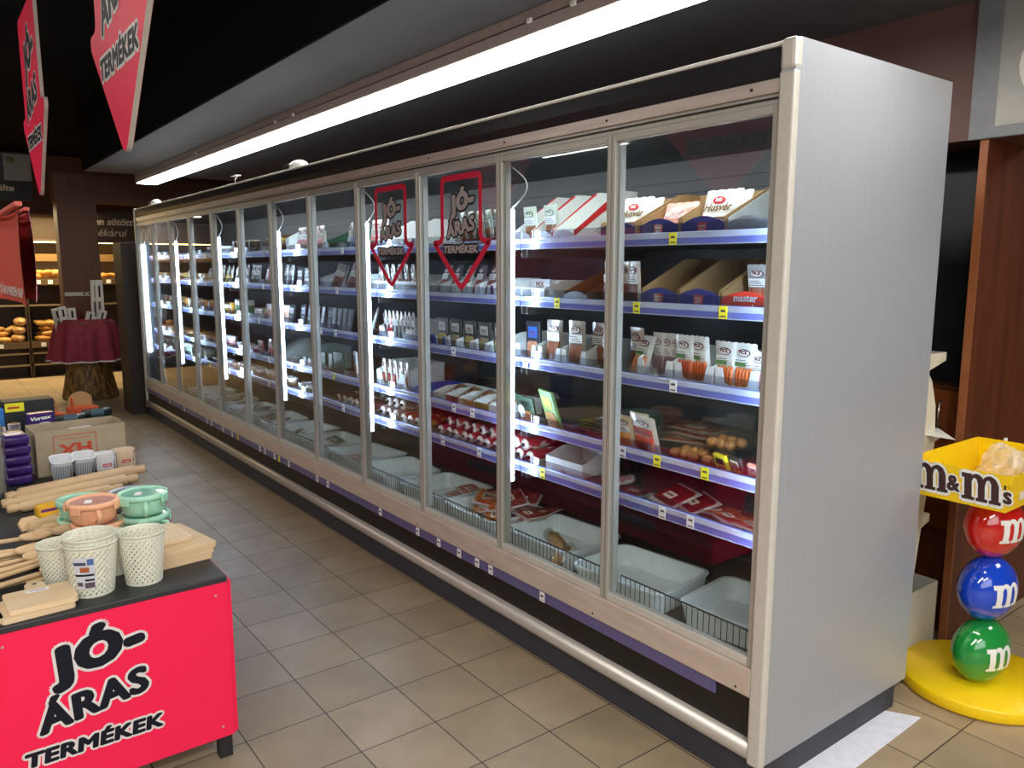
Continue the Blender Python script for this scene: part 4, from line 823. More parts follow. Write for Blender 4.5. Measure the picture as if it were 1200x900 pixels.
# soup mugs
def mug(label, loc, hexc, lidc, rz, r=.078, h=.068, grp=None, sticker=False):
    t = root('soup_mug', label, 'mug', loc, rz, grp); c = mat('mug_'+hexc.strip('#'), hexc, .35, var=.03)
    q = MB(); q.lathe([(r*.74, 0), (r*.82, .003), (r*.9, h*.3), (r*.95, h*.85), (r*.96, h)], 40, c); q.build('mug_body', t)
    q = MB(); q.lathe([(r*.96, h-.012), (r*1.03, h-.012), (r*1.05, h-.002), (r*1.03, h+.006), (r*.96, h+.008), (r*.9, h+.004), (r*.88, h+.001)], 40, c, caps=False); l = q.build('lid', t)
    q = MB(); q.lathe([(.001, h+.0015), (r*.5, h+.002), (r*.89, h+.0015)], 32, mat('lid_'+lidc.strip('#'), lidc, .15, coat=.5), caps=False); q.build('lid_window', l)
    for a in (0, PI/2+.5, PI, 3*PI/2+.2):
        q = MB(); q.box(r*1.0, r*1.09, -.018, .018, h-.026, h+.004, c, RZ(a), .003); q.build('clip', t)
    q = MB(); q.tube([(r*.9, 0, h*.75), (r*1.3, 0, h*.78), (r*1.42, 0, h*.55), (r*1.28, 0, h*.25), (r*.85, 0, h*.2)], .0075, c, 8, RZ(-2.3)); q.build('handle', t)
    if sticker: q = MB(); q.prism(rrect(.04, .022, .003, 2), 0, .001, 'tagw', T(-.02, 0, h+.004) @ RZ(.6)); q.build('sticker', t)
mug('upper mint green lidded soup mug right of the orange one', (-1.243, 1.66, Z+.0765), '#a6dcc0', '#90cfb9', .6, sticker=True); mug('lower mint green lidded soup mug under the other mint mug', (-1.243, 1.66, Z), '#a6dcc0', '#90cfb9', 1.3)
mug('upper salmon orange lidded soup mug with front handle', (-1.40, 1.66, Z+.0765), '#f2b48c', '#dba79d', .75, sticker=True); mug('lower salmon orange lidded soup mug', (-1.387, 1.66, Z), '#f2b48c', '#dba79d', 2.0)
mug('mint green lidded soup mug behind the orange stack', (-1.405, 1.87, Z+.04), '#a6dcc0', '#90cfb9', 2.5, h=.06); mug('bottom mint soup mug mostly hidden behind the orange stack', (-1.405, 1.87, Z-.0), '#a6dcc0', '#90cfb9', 2.5, h=.032)
mug('grey lidded soup mug behind the mint stack', (-1.24, 1.86, Z+.04), '#a9b0bb', '#7d8694', 1.0, h=.06); mug('bottom grey soup mug behind the mint stack', (-1.24, 1.86, Z), '#a9b0bb', '#7d8694', 1.0, h=.032)
# rolling pins
for i, (x0, y0, x1, y1, z) in enumerate(((-1.60, 2.36, -1.06, 2.52, .026), (-1.62, 2.27, -1.12, 2.38, .024), (-1.61, 2.19, -1.2, 2.26, .022))):
    t = root('rolling_pin', ['longest plain wooden rolling pin, in front of the white pots', 'middle wooden rolling pin', 'shortest rolling pin nearest the mugs'][i], 'rolling pin', ((x0+x1)/2, (y0+y1)/2, Z), math.atan2(y1-y0, x1-x0))
    L = math.hypot(x1-x0, y1-y0)/2; X = T(0, 0, z) @ RY(PI/2); q = MB(); q.lathe([(.001, -L), (z*.7, -L), (z*.75, -L+.03), (z*.55, -L+.04), (z, -L+.05), (z, L-.05), (z*.55, L-.04), (z*.75, L-.03), (z*.7, L), (.001, L)], 20, 'beech', X); q.build('roller', t)
# other wooden tools
def spoon(label, loc, rz, L=.28, kind='spoon', tilt=0, grp=None):
    t = root('wooden_'+kind, label, kind, loc, rz, grp); q = MB()
    q.tube([(0, 0, .010), (L*.35, 0, .010), (L*.72, 0, .010)], .008, 'beech', 10, RY(-tilt), [.010, .008, .0075])
    if kind == 'spoon': q.ell(.048, .034, .014, 'beech', RY(-tilt) @ T(L*.72+.040, 0, .014), 18, 8, lambda p: Vector((p.x, p.y, p.z if p.z < 0 else -p.z*.35+(.0065 if (p.x/.048)**2+(p.y/.034)**2 > .8 else 0))))
    elif kind == 'spatula': q.box(L*.70, L*.70+.09, -.026, .026, .005, .012, 'beech', RY(-tilt), .003)
    q.build('handle_and_bowl', t)
for i, (x, y, z, r, L, kd, l) in enumerate((( -1.78, 1.50, .002, .25, .30, 'spoon', 'long wooden spoon lying lowest at the left edge'), (-1.80, 1.44, .012, .30, .28, 'spoon', 'wooden spoon above it pointing to the bins'), (-1.79, 1.56, .014, .2, .28, 'spatula', 'flat wooden spatula among the spoons'),
        (-1.82, 1.62, .004, .1, .26, 'spoon', 'wooden spoon with bowl toward the dark tools'), (-1.70, 1.72, .002, 2.9, .22, 'spoon', 'round wooden spoon bowl facing left'), (-1.78, 1.38, .02, .36, .30, 'spatula', 'wooden turner on top of the spoon heap'), (-1.80, 1.48, .026, .18, .26, 'spoon', 'wooden spoon with price sticker across the heap'), (-1.82, 1.36, .002, .15, .27, 'spatula', 'front wooden spatula behind the small cutting boards'),
        (-1.74, 1.42, .030, .28, .24, 'spoon', 'short wooden spoon on the top of the heap'), (-1.86, 1.55, .030, .12, .32, 'spoon', 'longest wooden spoon crossing the heap'), (-1.79, 1.33, .012, .30, .30, 'spoon', 'wooden spoon just behind the small boards'), (-1.72, 1.60, .030, -.15, .2, 'spatula', 'small wooden spatula at the heap middle'),
        (-1.76, 1.78, .016, -.1, .22, 'spoon', 'rearmost wooden spoon beside the wooden mallet'), (-1.80, 1.66, .024, -.22, .28, 'spoon', 'dark grained wooden spoon crossing the rear of the heap'))):
    spoon(l, (x, y, Z+z), r, L, kd)
t = root('wooden_scoop', 'squared wooden scoop standing behind the spoons', 'scoop', (-1.56, 1.93, Z), .3); q = MB(); q.prism([(-.03, 0), (.03, 0), (.035, .035), (.02, .05), (-.02, .05), (-.035, .035)], 0, .012, 'beech', RX(.9)); q.box(-.016, .016, -.05, -.005, 0, .02, 'beech', bev=.004); q.box(-.012, .012, -.075, -.05, 0, .022, 'beech', bev=.006); q.build('scoop_body', t)
for i, (x, y, r, l) in enumerate(((-1.50, 1.93, .2, 'short turned wooden mallet beside the scoop'), (-1.47, 1.86, .15, 'second short turned wooden mallet'), (-1.45, 1.96, .3, 'wooden pestle behind the mallets'), (-1.50, 1.80, .1, 'front wooden pestle by the orange mugs'))):
    t = root('wooden_pestle', l, 'pestle', (x, y, Z), r); q = MB(); q.lathe([(.001, -.07), (.014, -.068), (.02, -.05), (.02, -.02), (.012, -.005), (.018, .01), (.02, .05), (.015, .068), (.001, .07)], 16, 'beech', T(0, 0, .021) @ RY(PI/2)); q.build('turned_body', t)
for i, (x, y, c, c2, l) in enumerate(((-1.49, 2.08, '#e8b32c', '#7a3a8a', 'yellow sponge pack with purple print left of the mint mug'), (-1.485, 2.03, '#f0b512', '#e8a010', 'lower plain yellow sponge pack'), (-1.21, 2.08, '#e9c83a', '#d8452c', 'yellow and red pack behind the grey mug'))):
    t = root('sponge_pack', l, 'pack', (x, y, Z), .2); q = MB(); q.box(-.04, .04, -.025, .025, 0, .05 if i != 1 else .028, C(c), None, .01, 3); q.build('sponge', t); q = MB(); q.box(-.03, .025, -.0265, -.0245, .012, .036 if i != 1 else .02, C(c2)); q.build('label', t)
# white slotted pots and cups
def pot(label, loc, rz, hexc, tilt, slots):
    t = root('plastic_pot', label, 'pot', loc, rz); c = mat('pot_'+hexc.strip('#'), hexc, .4, var=.03); X = RX(tilt)
    rings = [(rrect(.062, .05, .018, 4), 0), (rrect(.085, .068, .022, 4), .092), (rrect(.093, .076, .024, 4), .093), (rrect(.093, .076, .024, 4), .098), (rrect(.081, .064, .02, 4), .098), (rrect(.058, .046, .016, 4), .006)]
    n = len(rings[0][0]); q = MB(); vs = [(p[0], p[1], z) for r, z in rings for p in r]
    q.add(vs, [(j*n+i, j*n+(i+1) % n, (j+1)*n+(i+1) % n, (j+1)*n+i) for j in range(5) for i in range(n)]+[tuple(range(n-1, -1, -1)), tuple(5*n+i for i in range(n))], c, X)
    for i in range(9):
        x = -.036+.009*i; k = .8
        q.box(x-.0018, x+.0018, -.0345-.0, -.0315, .012, .085, C('#9fa3a8') if slots else c, X @ RX(.10) @ T(0, .003, 0))
        if slots: q.box(x-.002, x+.002, .0285, .0305, .035, .08, C('#6c7076'), X @ RX(-.10) @ T(0, -.003, 0))
    q.build('pot_body', t)
    if not slots: q = MB(); q.box(-.018, .018, -.039, -.0365, .045, .058, C('#c8323a'), X @ RX(.10)); q.box(-.013, .013, -.0395, -.038, .050, .053, 'whitepl', X @ RX(.10)); q.build('red_label', t)
pot('left white slotted pot leaning against the cardboard box', (-1.375, 2.63, Z+.012), .1, '#e4e6ea', .38, True); pot('right white slotted pot leaning against the cardboard box', (-1.285, 2.645, Z+.012), .05, '#e4e6ea', .36, True)
pot('upright white ribbed pot with red label', (-1.200, 2.63, Z), .1, '#e6e7ea', 0, False); pot('beige ribbed pot with red label at the table edge', (-1.115, 2.66, Z), .1, '#e2cdb0', 0, False)
# cardboard box with a red print
t = root('cardboard_box', 'open cardboard box with a red framed print behind the pots', 'box', (-1.275, 2.84, Z), .06); q = MB(); w, d, h = .37, .22, .205; k = .004
q.box(-w/2, w/2, -d/2, d/2, 0, k, 'kraft2'); q.box(-w/2, w/2, -d/2, -d/2+k, 0, h, 'kraft2'); q.box(-w/2, w/2, d/2-k, d/2, 0, h, 'kraft2'); q.box(-w/2, -w/2+k, -d/2, d/2, 0, h, 'kraft2'); q.box(w/2-k, w/2, -d/2, d/2, 0, h, 'kraft2'); q.build('box_walls', t)
q = MB(); F = frame((0, -d/2-.0006, 0), (1, 0, 0), (0, 0, 1)); rd = mat('red_print', '#c4452c', .7)
for a in ((-.115, .06, .176, .179), (-.115, .06, .07, .073), (-.115, -.112, .07, .179), (.057, .06, .07, .179)): q.box(a[0], a[1], a[2], a[3], 0, .0006, rd, F)
fit_text(q, 'FIX', F @ T(-.028, .115, 0) @ RZ(PI), -.066, -.024, .132, .05, 0, rd, rd, 0, .0004, 0, .003); fit_text(q, 'REAL SERIES', F @ T(-.028, .160, 0) @ RZ(PI), -.06, -.004, .12, .008, 0, rd, rd, 0, .0004, 0, 0); lab(q.build('red_print', t), 'upside down red lettering in a frame')
t = root('folded_leaflet', 'crumpled white and purple packet lying in the cardboard box', 'packet', (-1.23, 2.84, Z+.155), .3); q = MB(); pillow(q, .14, .1, .03, C('#d9d3dc', .3), RX(-PI/2+.1)); q.build('packet_body', t); q = MB(); q.box(-.06, -.02, .01, .07, .012, .02, C('#4a2a5a')); q.build('label', t)
t = root('filler_carton', 'flattened packets filling the cardboard box below the white one', 'packet', (-1.27, 2.84, Z+.006), .06); q = MB(); q.box(-.17, .17, -.09, .09, 0, .14, C('#5a4a3a'), None, .01); q.build('packet_stack', t)
# purple packs
PU = mat('purple_film', '#3b2168', .25, var=.2, scale=25)
for i in range(5):
    t = root('tissue_pack', ['lowest', 'second', 'third', 'fourth', 'topmost'][i]+' shiny purple pack of the stack left of the cardboard box', 'pack', (-1.535, 2.72, Z+.043*i), .08+.03*(i % 2)); q = MB(); q.box(-.052, .052, -.085, .085, .001, .0415, PU, None, .012, 4); q.build('film', t)
    if i == 4: q = MB(); q.box(-.03, .03, -.05, .0, .038, .043, C('#e8e4ee')); q.build('label', t)
t = root('sponge_carton', 'purple carton with white word standing on the cardboard box rim', 'carton', (-1.395, 3.02, Z), .1); q = MB(); q.box(-.055, .055, -.03, .03, 0, .245, PU, None, .004); q.build('carton_body', t)
q = MB(); F = frame((0, -.0312, .215), (1, 0, 0), (0, 0, 1)); fit_text(q, 'Vortex', F, -.045, -.004, .085, .018, .08, 'whitepl', 'whitepl', 0, .0004, .2, .0008); q.lathe([(.03, 0), (.036, .001)], 20, 'whitepl', F @ T(.012, -.03, 0) @ SCL(1, .5, 1)); q.lathe([(.022, .001), (.022, .0015)], 20, 'black', F @ T(.012, -.032, 0) @ SCL(1, .5, 1)); lab(q.build('printed_word', t), 'white word on purple')
# rolls of bags, black boxes and display flaps at the far end of the table
for i, (x, y, z, l) in enumerate(((-1.56, 3.02, .19, 'clear wrapped film roll nearest the purple carton'), (-1.62, 3.0, .19, 'clear wrapped film roll left of the purple carton'), (-1.50, 3.04, .20, 'third clear wrapped film roll'), (-1.66, 3.06, .20, 'clear film roll at the left picture edge'), (-1.58, 3.12, .215, 'rear clear wrapped film roll'))):
    t = root('film_roll', l, 'roll', (x, y, Z), 0); q = MB(); q.lathe([(.026, 0), (.026, z)], 18, mat('film_roll_side', '#a79f98', .2, hex2='#6f6470', scale=25)); q.build('film', t)
    q = MB(); q.lathe([(.026, z+.0005), (.012, z+.0005)], 18, C('#cfc9bd'), caps=False); q.lathe([(.013, z-.02), (.016, z+.004), (.012, z+.004), (.010, z-.02)], 14, 'kraft', caps=False); q.build('cardboard_core', t)
def carton(label, loc, rz, w, d, h, c, c2=None, name='carton_box'):
    t = root(name, label, 'box', loc, rz); q = MB(); q.box(-w/2, w/2, -d/2, d/2, 0, h, C(c), None, .004); q.build('carton_body', t)
    if c2: q = MB(); q.box(-w*.3, w*.3, -d/2-.001, -d/2, h*.6, h*.9, C(c2)); q.build('label', t)
    return t
carton('bright blue pack with pale print at the far left of the table', (-1.62, 3.25, Z), .1, .18, .12, .25, '#2c7cc9', '#a9cdea')
t = carton('black pack with yellow price sticker at the table rear', (-1.42, 3.3, Z), .05, .22, .12, .275, '#1c1e20'); q = MB(); q.box(-.10, -.02, -.0615, -.060, .225, .268, 'tagy'); q.box(-.09, -.04, -.062, -.0614, .24, .25, C('#c23a2a')); q.build('price_sticker', t)
for i, (x, y) in enumerate(((-1.24, 3.42), (-1.06, 3.55))):
    t = root('cardboard_display', ['open cardboard display with orange flap at the table rear', 'cardboard display with rounded flaps beside the black rolls'][i], 'display', (x-.08, y, Z), .1)
    q = MB(); q.box(-.07, .07, -.05, .05, 0, .17, C('#c8512c'), None, .002); q.build('display_base', t); q = MB(); q.prism([(-.06, .17)]+[(.06*math.cos(PI-a*PI/8), .20+.05*math.sin(a*PI/8)) for a in range(9)]+[(.06, .17)], 0, .003, 'kraft', frame((0, .04, 0), (1, 0, 0), (0, 0, 1))); q.prism([(-.045, .17), (-.045, .21), (0, .235), (.02, .17)], 0, .003, C('#c8512c'), frame((-.055, 0, 0), (0, 1, 0), (0, 0, 1))); q.build('flap', t)
for i in range(7):
    x, y = (-1.17, 3.12) if i < 3 else (-1.03, 3.25)
    t = root('bag_roll', ['lowest', 'middle', 'upper', 'lowest', 'second', 'third', 'topmost'][i]+(' black bag roll behind the cardboard box' if i < 3 else ' black bag roll by the rear table edge'), 'roll', (x-.09, y, Z+.045*(i if i < 3 else i-3)+(.07 if i < 3 else .02)), .1); q = MB(); q.lathe([(.01, -.07), (.0225, -.068), (.0225, .068), (.01, .07)], 14, mat('black_bag_film', '#1d2528', .3), T(0, 0, .0225) @ RY(PI/2)); q.build('film', t); q = MB(); q.lathe([(.0232, -.03), (.0232, .03)], 14, C('#3a5560'), T(0, 0, .0225) @ RY(PI/2), caps=False); q.build('band', t)
carton('low dark box carrying the stacked black rolls', (-1.19, 3.14, Z), .1, .22, .08, .065, '#2a2622')
t = root('wrapped_bundle', 'clear plastic wrapped bundle at the left picture edge beside the rolling pins', 'bundle', (-1.70, 2.42, Z), .05); q = MB(); pillow(q, .22, .30, .16, C('#8f8d80', .25), T(0, 0, 0)); q.build('contents', t); q = MB(); pillow(q, .24, .31, .18, 'film', T(0, 0, 0)); lab(q.build('film', t), 'clear plastic film')

# ------------------------------------------------------------------ candy stand, right of the refrigerator
def in_m(x, y):
    def el(cx, cy, rx, ry): return ((x-cx)/rx)**2+((y-cy)/ry)**2 < 1
    if 0 <= y <= .13 and (.03 <= x <= .50 or .56 <= x <= .97 or 1.03 <= x <= 1.46): return True
    if 0 <= y <= .98 and .13 <= x <= .40: return True
    if .80 <= y <= .98 and .02 <= x <= .40: return True
    if 0 <= y <= .65 and (.62 <= x <= .89 or 1.11 <= x <= 1.38): return True
    if y > .6 and el(.58, .6, .31, .40) and not el(.51, .6, .11, .24): return True
    if y > .6 and el(1.06, .6, .32, .40) and not el(1.0, .6, .11, .24) and x > .62: return True
    return False
def m_cells(grow, step):
    cells = []; offs = [(0, 0)]+[(grow*math.cos(a*PI/6), grow*math.sin(a*PI/6)) for a in range(12)] if grow else [(0, 0)]
    nx = int((1.5+2*grow+.04)/step); ny = int((1.02+2*grow+.04)/step)
    for i in range(nx):
        for j in range(ny):
            x = -grow-.02+(i+.5)*step; y = -grow-.02+(j+.5)*step
            if any(in_m(x+a, y+b) for a, b in offs): cells.append((x, y))
    return cells
def m_glyph(mb, m, X, grow=0, step=.035, fn=None, z=0):
    for (x, y) in m_cells(grow, step):
        h = step/2; P_ = [(x-h, y-h), (x+h, y-h), (x+h, y+h), (x-h, y+h)]
        mb.add([fn(p[0], p[1]) if fn else (p[0], p[1], z) for p in P_], [(0, 1, 2, 3)], m, X)
st = root('candy_stand', 'yellow candy display stand with three stacked coloured balls and a tray beside the refrigerator', 'stand', (1.13, -.135, 0))
q = MB(); q.lathe([(.235, .002), (.262, .004), (.266, .012), (.266, .044), (.262, .050), (.001, .050)], 64, mat('yellow_stand', '#f4cc10', .35, var=.02), T(.05, .02, 0)); q.lathe([(.24, 0), (.24, .004)], 40, 'blackpl', T(.05, .02, 0)); q.build('round_base', st)
RB, TB = .1175, .080; nrm = Vector((-.254, -.967, 0)).normalized(); rgt = Vector((-nrm.y, nrm.x, 0))
for i, c in enumerate(('#1f8c3c', '#1746c8', '#c8201a')):
    z = .05+RB*(2*i+1)-.003*i; ax = Matrix(((rgt.x, 0, nrm.x, 0.006*i), (rgt.y, 0, nrm.y, 0), (0, 1, 0, z), (0, 0, 0, 1)))
    q = MB(); q.ell(RB, RB, TB, mat('candy_'+c.strip('#'), c, .12, var=.03, scale=8, coat=.8), ax, 36, 22); b = lab(q.build('candy_ball', st), ['green', 'blue', 'red'][i]+' glossy ball with white m')
    q = MB(); s_ = .082
    def onb(x, y): u = (x-.75)*s_; v = (y-.5)*s_*1.05; return (u, v, TB*math.sqrt(max(0, 1-(u*u+v*v)/RB**2))+.0012)
    m_glyph(q, 'whitepl', ax, 0, .03, onb); lab(q.build('letter', b), 'white letter m')
tr = MB(); x0, x1, y0, y1, zb, zt = -.27, .28, -.145, .185, .755, .88; k = .004; ins = .02
vs = []
for (e, z) in ((ins, zb), (0, zt), (k, zt), (ins+k, zb+k)): vs += [(x0+e, y0+e, z), (x1-e, y0+e, z), (x1-e, y1-e, z), (x0+e, y1-e, z)]
fs = [(j*4+i, j*4+(i+1) % 4, (j+1)*4+(i+1) % 4, (j+1)*4+i) for j in range(3) for i in range(4)]+[(3, 2, 1, 0), (12, 13, 14, 15)]
tr.add(vs, fs, 'yellow'); tray = tr.build('tray', st)
# logo on the face toward the aisle (-x)
F = Matrix(((0, -ins/(zt-zb), -1, x0), (-1, 0, 0, (y0+y1)/2), (0, 1, 0, zt), (0, 0, 0, 1))); F = T(-.0014, 0, 0) @ Matrix(((0, -ins/(zt-zb), -1, x0), (-1, 0, 0, (y0+y1)/2), (0, 1, 0, zt), (0, 0, 0, 1)))
q = MB(); BR = mat('dark_brown_print', '#3a2220', .4); S1 = .083
for gx, gs, gy in ((-.150, 1.0, -.100), (.012, 1.0, -.105)):
    X = F @ T(gx, gy, 0) @ SCL(S1*gs, S1*1.12*gs, 1)
    m_glyph(q, 'whitepl', X, .09, .05, None, 0); m_glyph(q, BR, X, 0, .025, None, .0006)
fit_text(q, '&', F, -.033, -.088, .042, .056, 0, BR, 'whitepl', .005, .0003, 0, .0025)
fit_text(q, 's', F, .138, -.094, .026, .042, 0, BR, 'whitepl', .005, .0003, 0, .0025)
q.box(.141, .147, -.046, -.032, .0006, .0012, BR, F @ T(0, 0, 0)); q.lathe([(.0045, .0006), (.0035, .0006)], 16, BR, F @ T(.155, -.036, 0), caps=False)
lab(q.build('tray_lettering', tray), 'brown slab lettering with white edge')
q = MB(); q.box(x0+.10, x0+.14, -.001, .0, zb+.03, zb+.07, C('#d9d2c8'), T(0, y0+.012, 0)); q.build('price_sticker', tray)
t = root('clear_bag', 'crumpled clear plastic bag lying in the yellow tray', 'bag', (1.22, -.12, .762)); q = MB(); rr = random.Random(3)
q.ell(.09, .07, .085, mat('milky_film', '#f4efe2', .15, alpha=.28, var=.1, scale=30), T(-.02, .0, .062), 18, 11, lambda p: p*rr.uniform(.72, 1.12)); q.ell(.10, .06, .045, MATS['milky_film'], T(.08, -.05, .08), 16, 9, lambda p: p*rr.uniform(.7, 1.1)); q.sm = [False]*len(q.sm); q.build('bag_film', t)
t = root('paper_sheet', 'pale yellow paper lying flat in the tray front', 'paper', (1.00, -.06, .762), .3); q = MB(); q.prism([(-.09, -.06), (.08, -.07), (.10, .06), (-.07, .05)], .03, .031, C('#f1e9b8')); q.box(-.07, .08, -.05, .04, 0, .03, C('#e9e2b6'), None, .003); q.build('sheet', t)
t = root('paper_sheet', 'white sheet of paper on the floor by the refrigerator end', 'paper', (0, 0, .0006)); q = MB(); q.prism([(.69, .10), (.805, -.092), (.362, -.103), (.20, -.06), (.18, .04), (.3, .10)], 0, .0012, C('#dfe2ec', .7)); q.build('sheet', t)
t = root('floor_sticker', 'round red floor sticker seen mirrored in the nearest glass door', 'sticker', (-.78, .42, .0006)); q = MB(); q.lathe([(.12, 0), (.12, .0008), (.001, .0008)], 32, 'red'); q.build('disc', t); q = MB(); fit_text(q, 'AKCIÓ', T(0, 0, .001), -.08, -.02, .16, .04, 0, 'whitepl', 'whitepl', 0, .0004, 0, .002); q.build('lettering', t)

# ------------------------------------------------------------------ things between the refrigerator and the side wall
t = root('shelving_unit', 'white shelving unit end poking out behind the refrigerator', 'shelf', (0, 0, 0)); q = MB()
pr = [(.95, .30), (1.19, .30), (1.255, .70), (1.28, .85), (1.265, 1.0), (1.22, 1.10), (1.15, 1.17), (.95, 1.17)]
q.prism(pr, 0, .02, mat('cream_panel', '#d8d2bd', .5), frame((0, .17, 0), (1, 0, 0), (0, 0, 1))); q.build('end_panel', t)
for z, x in ((1.165, 1.372), (.855, 1.37), (.52, 1.34)):
    q = MB(); q.box(.95, x, .172, .60, z, z+.035, MATS['cream_panel'], bev=.002); q.prism([(.95, -.05), (1.15, -.05), (x-.004, -.0), (x-.004, .0), (.95, 0)], 0, .012, MATS['cream_panel'], frame((0, .186, z), (1, 0, 0), (0, 0, 1))); q.build('shelf', t)
t = root('paper_sheet', 'white sheet sticking out from the shelf behind the yellow tray', 'paper', (1.20, .02, .895), 0); q = MB(); q.prism([(.0, .02), (.0, .16), (.17, .20), (.17, .16)], 0, .0012, C('#e4e2dc', .7)); q.build('sheet', t)
t = root('storage_bin', 'open pale grey bin on the floor behind the yellow base', 'bin', (1.225, .27, 0)); q = MB(); c = mat('pale_grey_bin', '#bdb9ad', .55)
for a in ((-.155, .155, -.135, -.130), (-.155, .155, .13, .135), (-.155, -.15, -.135, .135), (.15, .155, -.135, .135)): q.box(a[0], a[1], a[2], a[3], 0, .275, c)
q.box(-.155, .155, -.135, .135, 0, .01, c); q.build('bin_walls', t)
t = root('base_cabinet', 'wooden cabinet with a metal handle in the recess behind the shelf', 'cabinet', (1.52, .50, 0)); q = MB(); q.box(0, .135, -.36, .36, 0, 1.045, 'woodred', bev=.002); q.build('carcass', t)
q = MB(); q.box(-.02, -.001, -.34, -.002, .45, 1.03, mat('orange_wood_front', '#7e431f', .35, hex2='#6b3516', scale=4, stretch=(6, 6, .4)), bev=.003); d = q.build('door', t)
q = MB(); q.tube([(-.02, -.27, .985), (-.045, -.27, .975), (-.05, -.27, .93), (-.045, -.27, .885), (-.02, -.27, .875)], .005, mat('satin_nickel', '#b9b2a6', .25, .9), 8); lab(q.build('handle', d), 'curved satin metal handle')
# framed food poster on the bulkhead
t = root('framed_poster', 'grey framed photograph of vegetables at the top right corner', 'poster', (1.404, -.5, 1.995)); q = MB(); q.box(-.022, 0, -.6, .665, 0, .498, mat('poster_frame_grey', '#6f7176', .4), bev=.003); q.build('poster_frame', t)
q = MB(); q.box(-.024, -.0215, -.53, .575, .04, .47, mat('poster_print_pale', '#a9a69e', .35, hex2='#8d8c88', scale=3)); pnl = q.build('poster_print', t)
rr = random.Random(5); q = MB(); q.lathe([(.001, .0), (.34, .001), (.36, .004)], 40, C('#cfccc4'), Matrix(((0, 0, -1, -.0242), (1, 0, 0, .15), (0, 1, 0, .24), (0, 0, 0, 1))) @ SCL(1, .62, 1), caps=False)
for i in range(60):
    a = rr.uniform(0, 2*PI); r = rr.uniform(0, .3); q.ell(rr.uniform(.02, .05), rr.uniform(.012, .03), .002, C(rr.choice(['#c9832a', '#b5372a', '#d9c9a0', '#6f8a35', '#cf9a3a', '#8f5a2a', '#e0d6b8'])), Matrix(((0, 0, -1, -.0255), (1, 0, 0, .15+r*math.cos(a)), (0, 1, 0, .25+.6*r*math.sin(a)), (0, 0, 0, 1))) @ RZ(rr.uniform(0, 3)), 8, 4)
q.build('pictured_food', pnl)
t = root('white_pole', 'thin white upright pole at the right edge behind the candy stand', 'pole', (1.62, .03, 0)); q = MB(); q.tube([(0, 0, 0), (0, 0, .85)], .007, 'whitepl', 10); q.build('shaft', t)

# ------------------------------------------------------------------ far end: post, basket, bakery
t = root('end_post', 'dark brown upright panel post standing at the far end of the refrigerator', 'post', (.06, 7.75, 0)); q = MB(); q.box(-.18, .2, -.20, .20, 0, 1.77, mat('dark_post_brown', '#2b201a', .55), bev=.004); q.build('panel', t); q = MB(); q.box(-.06, .2, -.24, -.20, 0, .16, 'blackpl', bev=.003); q.build('foot', t)
t = root('wicker_basket', 'tall flared wicker basket on the floor in front of the brown column', 'basket', (-.26, 9.08, 0)); q = MB(); n = 72
WK = mat('wicker', '#8f6a38', .6, hex2='#4a3418', scale=35, stretch=(1, 1, .25))
q.lathe([(.29, 0), (.30, .02), (.255, .25), (.215, .45), (.22, .62), (.27, .80), (.30, .90), (.285, .90), (.2, .6)], n, WK, fr=lambda a, j, r: r*(1+.025*math.sin(a*36/1.0))); q.build('wicker_body', t)
q = MB(); CL = mat('burgundy_cloth', '#8a2b3d', .8, var=.15, scale=12)
def ruf(a, j, r): return r*(1+(.0, .03, .07, .11)[min(j, 3)]*math.sin(a*11+j*.3)+.02*j*math.sin(5*a+1))
q.lathe([(.26, .93), (.315, .87), (.36, .66), (.385, .46)], 110, CL, fr=ruf, caps=False); q.lathe([(.386, .46), (.388, .445)], 110, 'outline', fr=lambda a, j, r: ruf(a, 3, r), caps=False); lab(q.build('cloth_skirt', t), 'ruffled burgundy cloth with white hem')
q = MB(); q.lathe([(.001, .70), (.26, .86), (.28, .92), (.275, .925)], 40, CL, caps=False); q.build('cloth_lining', t)
for i, (x, y, h, r, tl_) in enumerate(((-.20, -.10, .52, .1, -.1), (-.13, -.12, .50, 0, -.05), (-.05, -.13, .46, .2, .25), (.06, -.08, .48, 0, .3), (-.24, -.03, .5, .3, -.15), (.10, -.02, .84, .1, .03), (.16, -.05, .84, -.1, .0))):
    t2 = root('paper_bag', ['white paper bread bag leaning left in the wicker basket', 'second white bread bag from the left in the basket', 'short white bread bag in the basket middle', 'white bread bag leaning right in the basket', 'leftmost rear white bread bag', 'tallest white bread bag with black print', 'tall white bread bag beside the tallest one'][i], 'bag', (-.26+x, 9.08+y, .62), r, None)
    q = MB(); q.box(-.042, .042, -.02, .02, 0, h*.92-.02, C('#cfcac2', .7), RY(tl_), .006); q.build('paper', t2); q = MB(); q.box(-.02, .008, -.0225, -.0205, h*.4, h*.6, 'ink', RY(tl_)); q.box(-.008, .012, -.0225, -.0205, h*.66, h*.82, 'black', RY(tl_)); q.build('print', t2)
t = root('notice_strip', 'narrow white notice strip across the brown column', 'notice', (-.19, 9.519, 1.20)); q = MB(); q.box(-.20, .205, -.004, 0, -.022, .022, C('#b9b4ac')); q.build('strip', t); q = MB(); q.box(.0, .02, -.0052, -.004, -.012, .015, 'black'); q.box(.05, .10, -.0052, -.004, -.01, .012, 'ink'); q.box(.12, .19, -.0052, -.004, -.012, .01, 'black'); q.build('print', t)
BW = mat('bakery_back', '#3a2a18', .6, var=.1, scale=4); BS = mat('bakery_shelf_metal', '#8a7a5c', .4, .3)
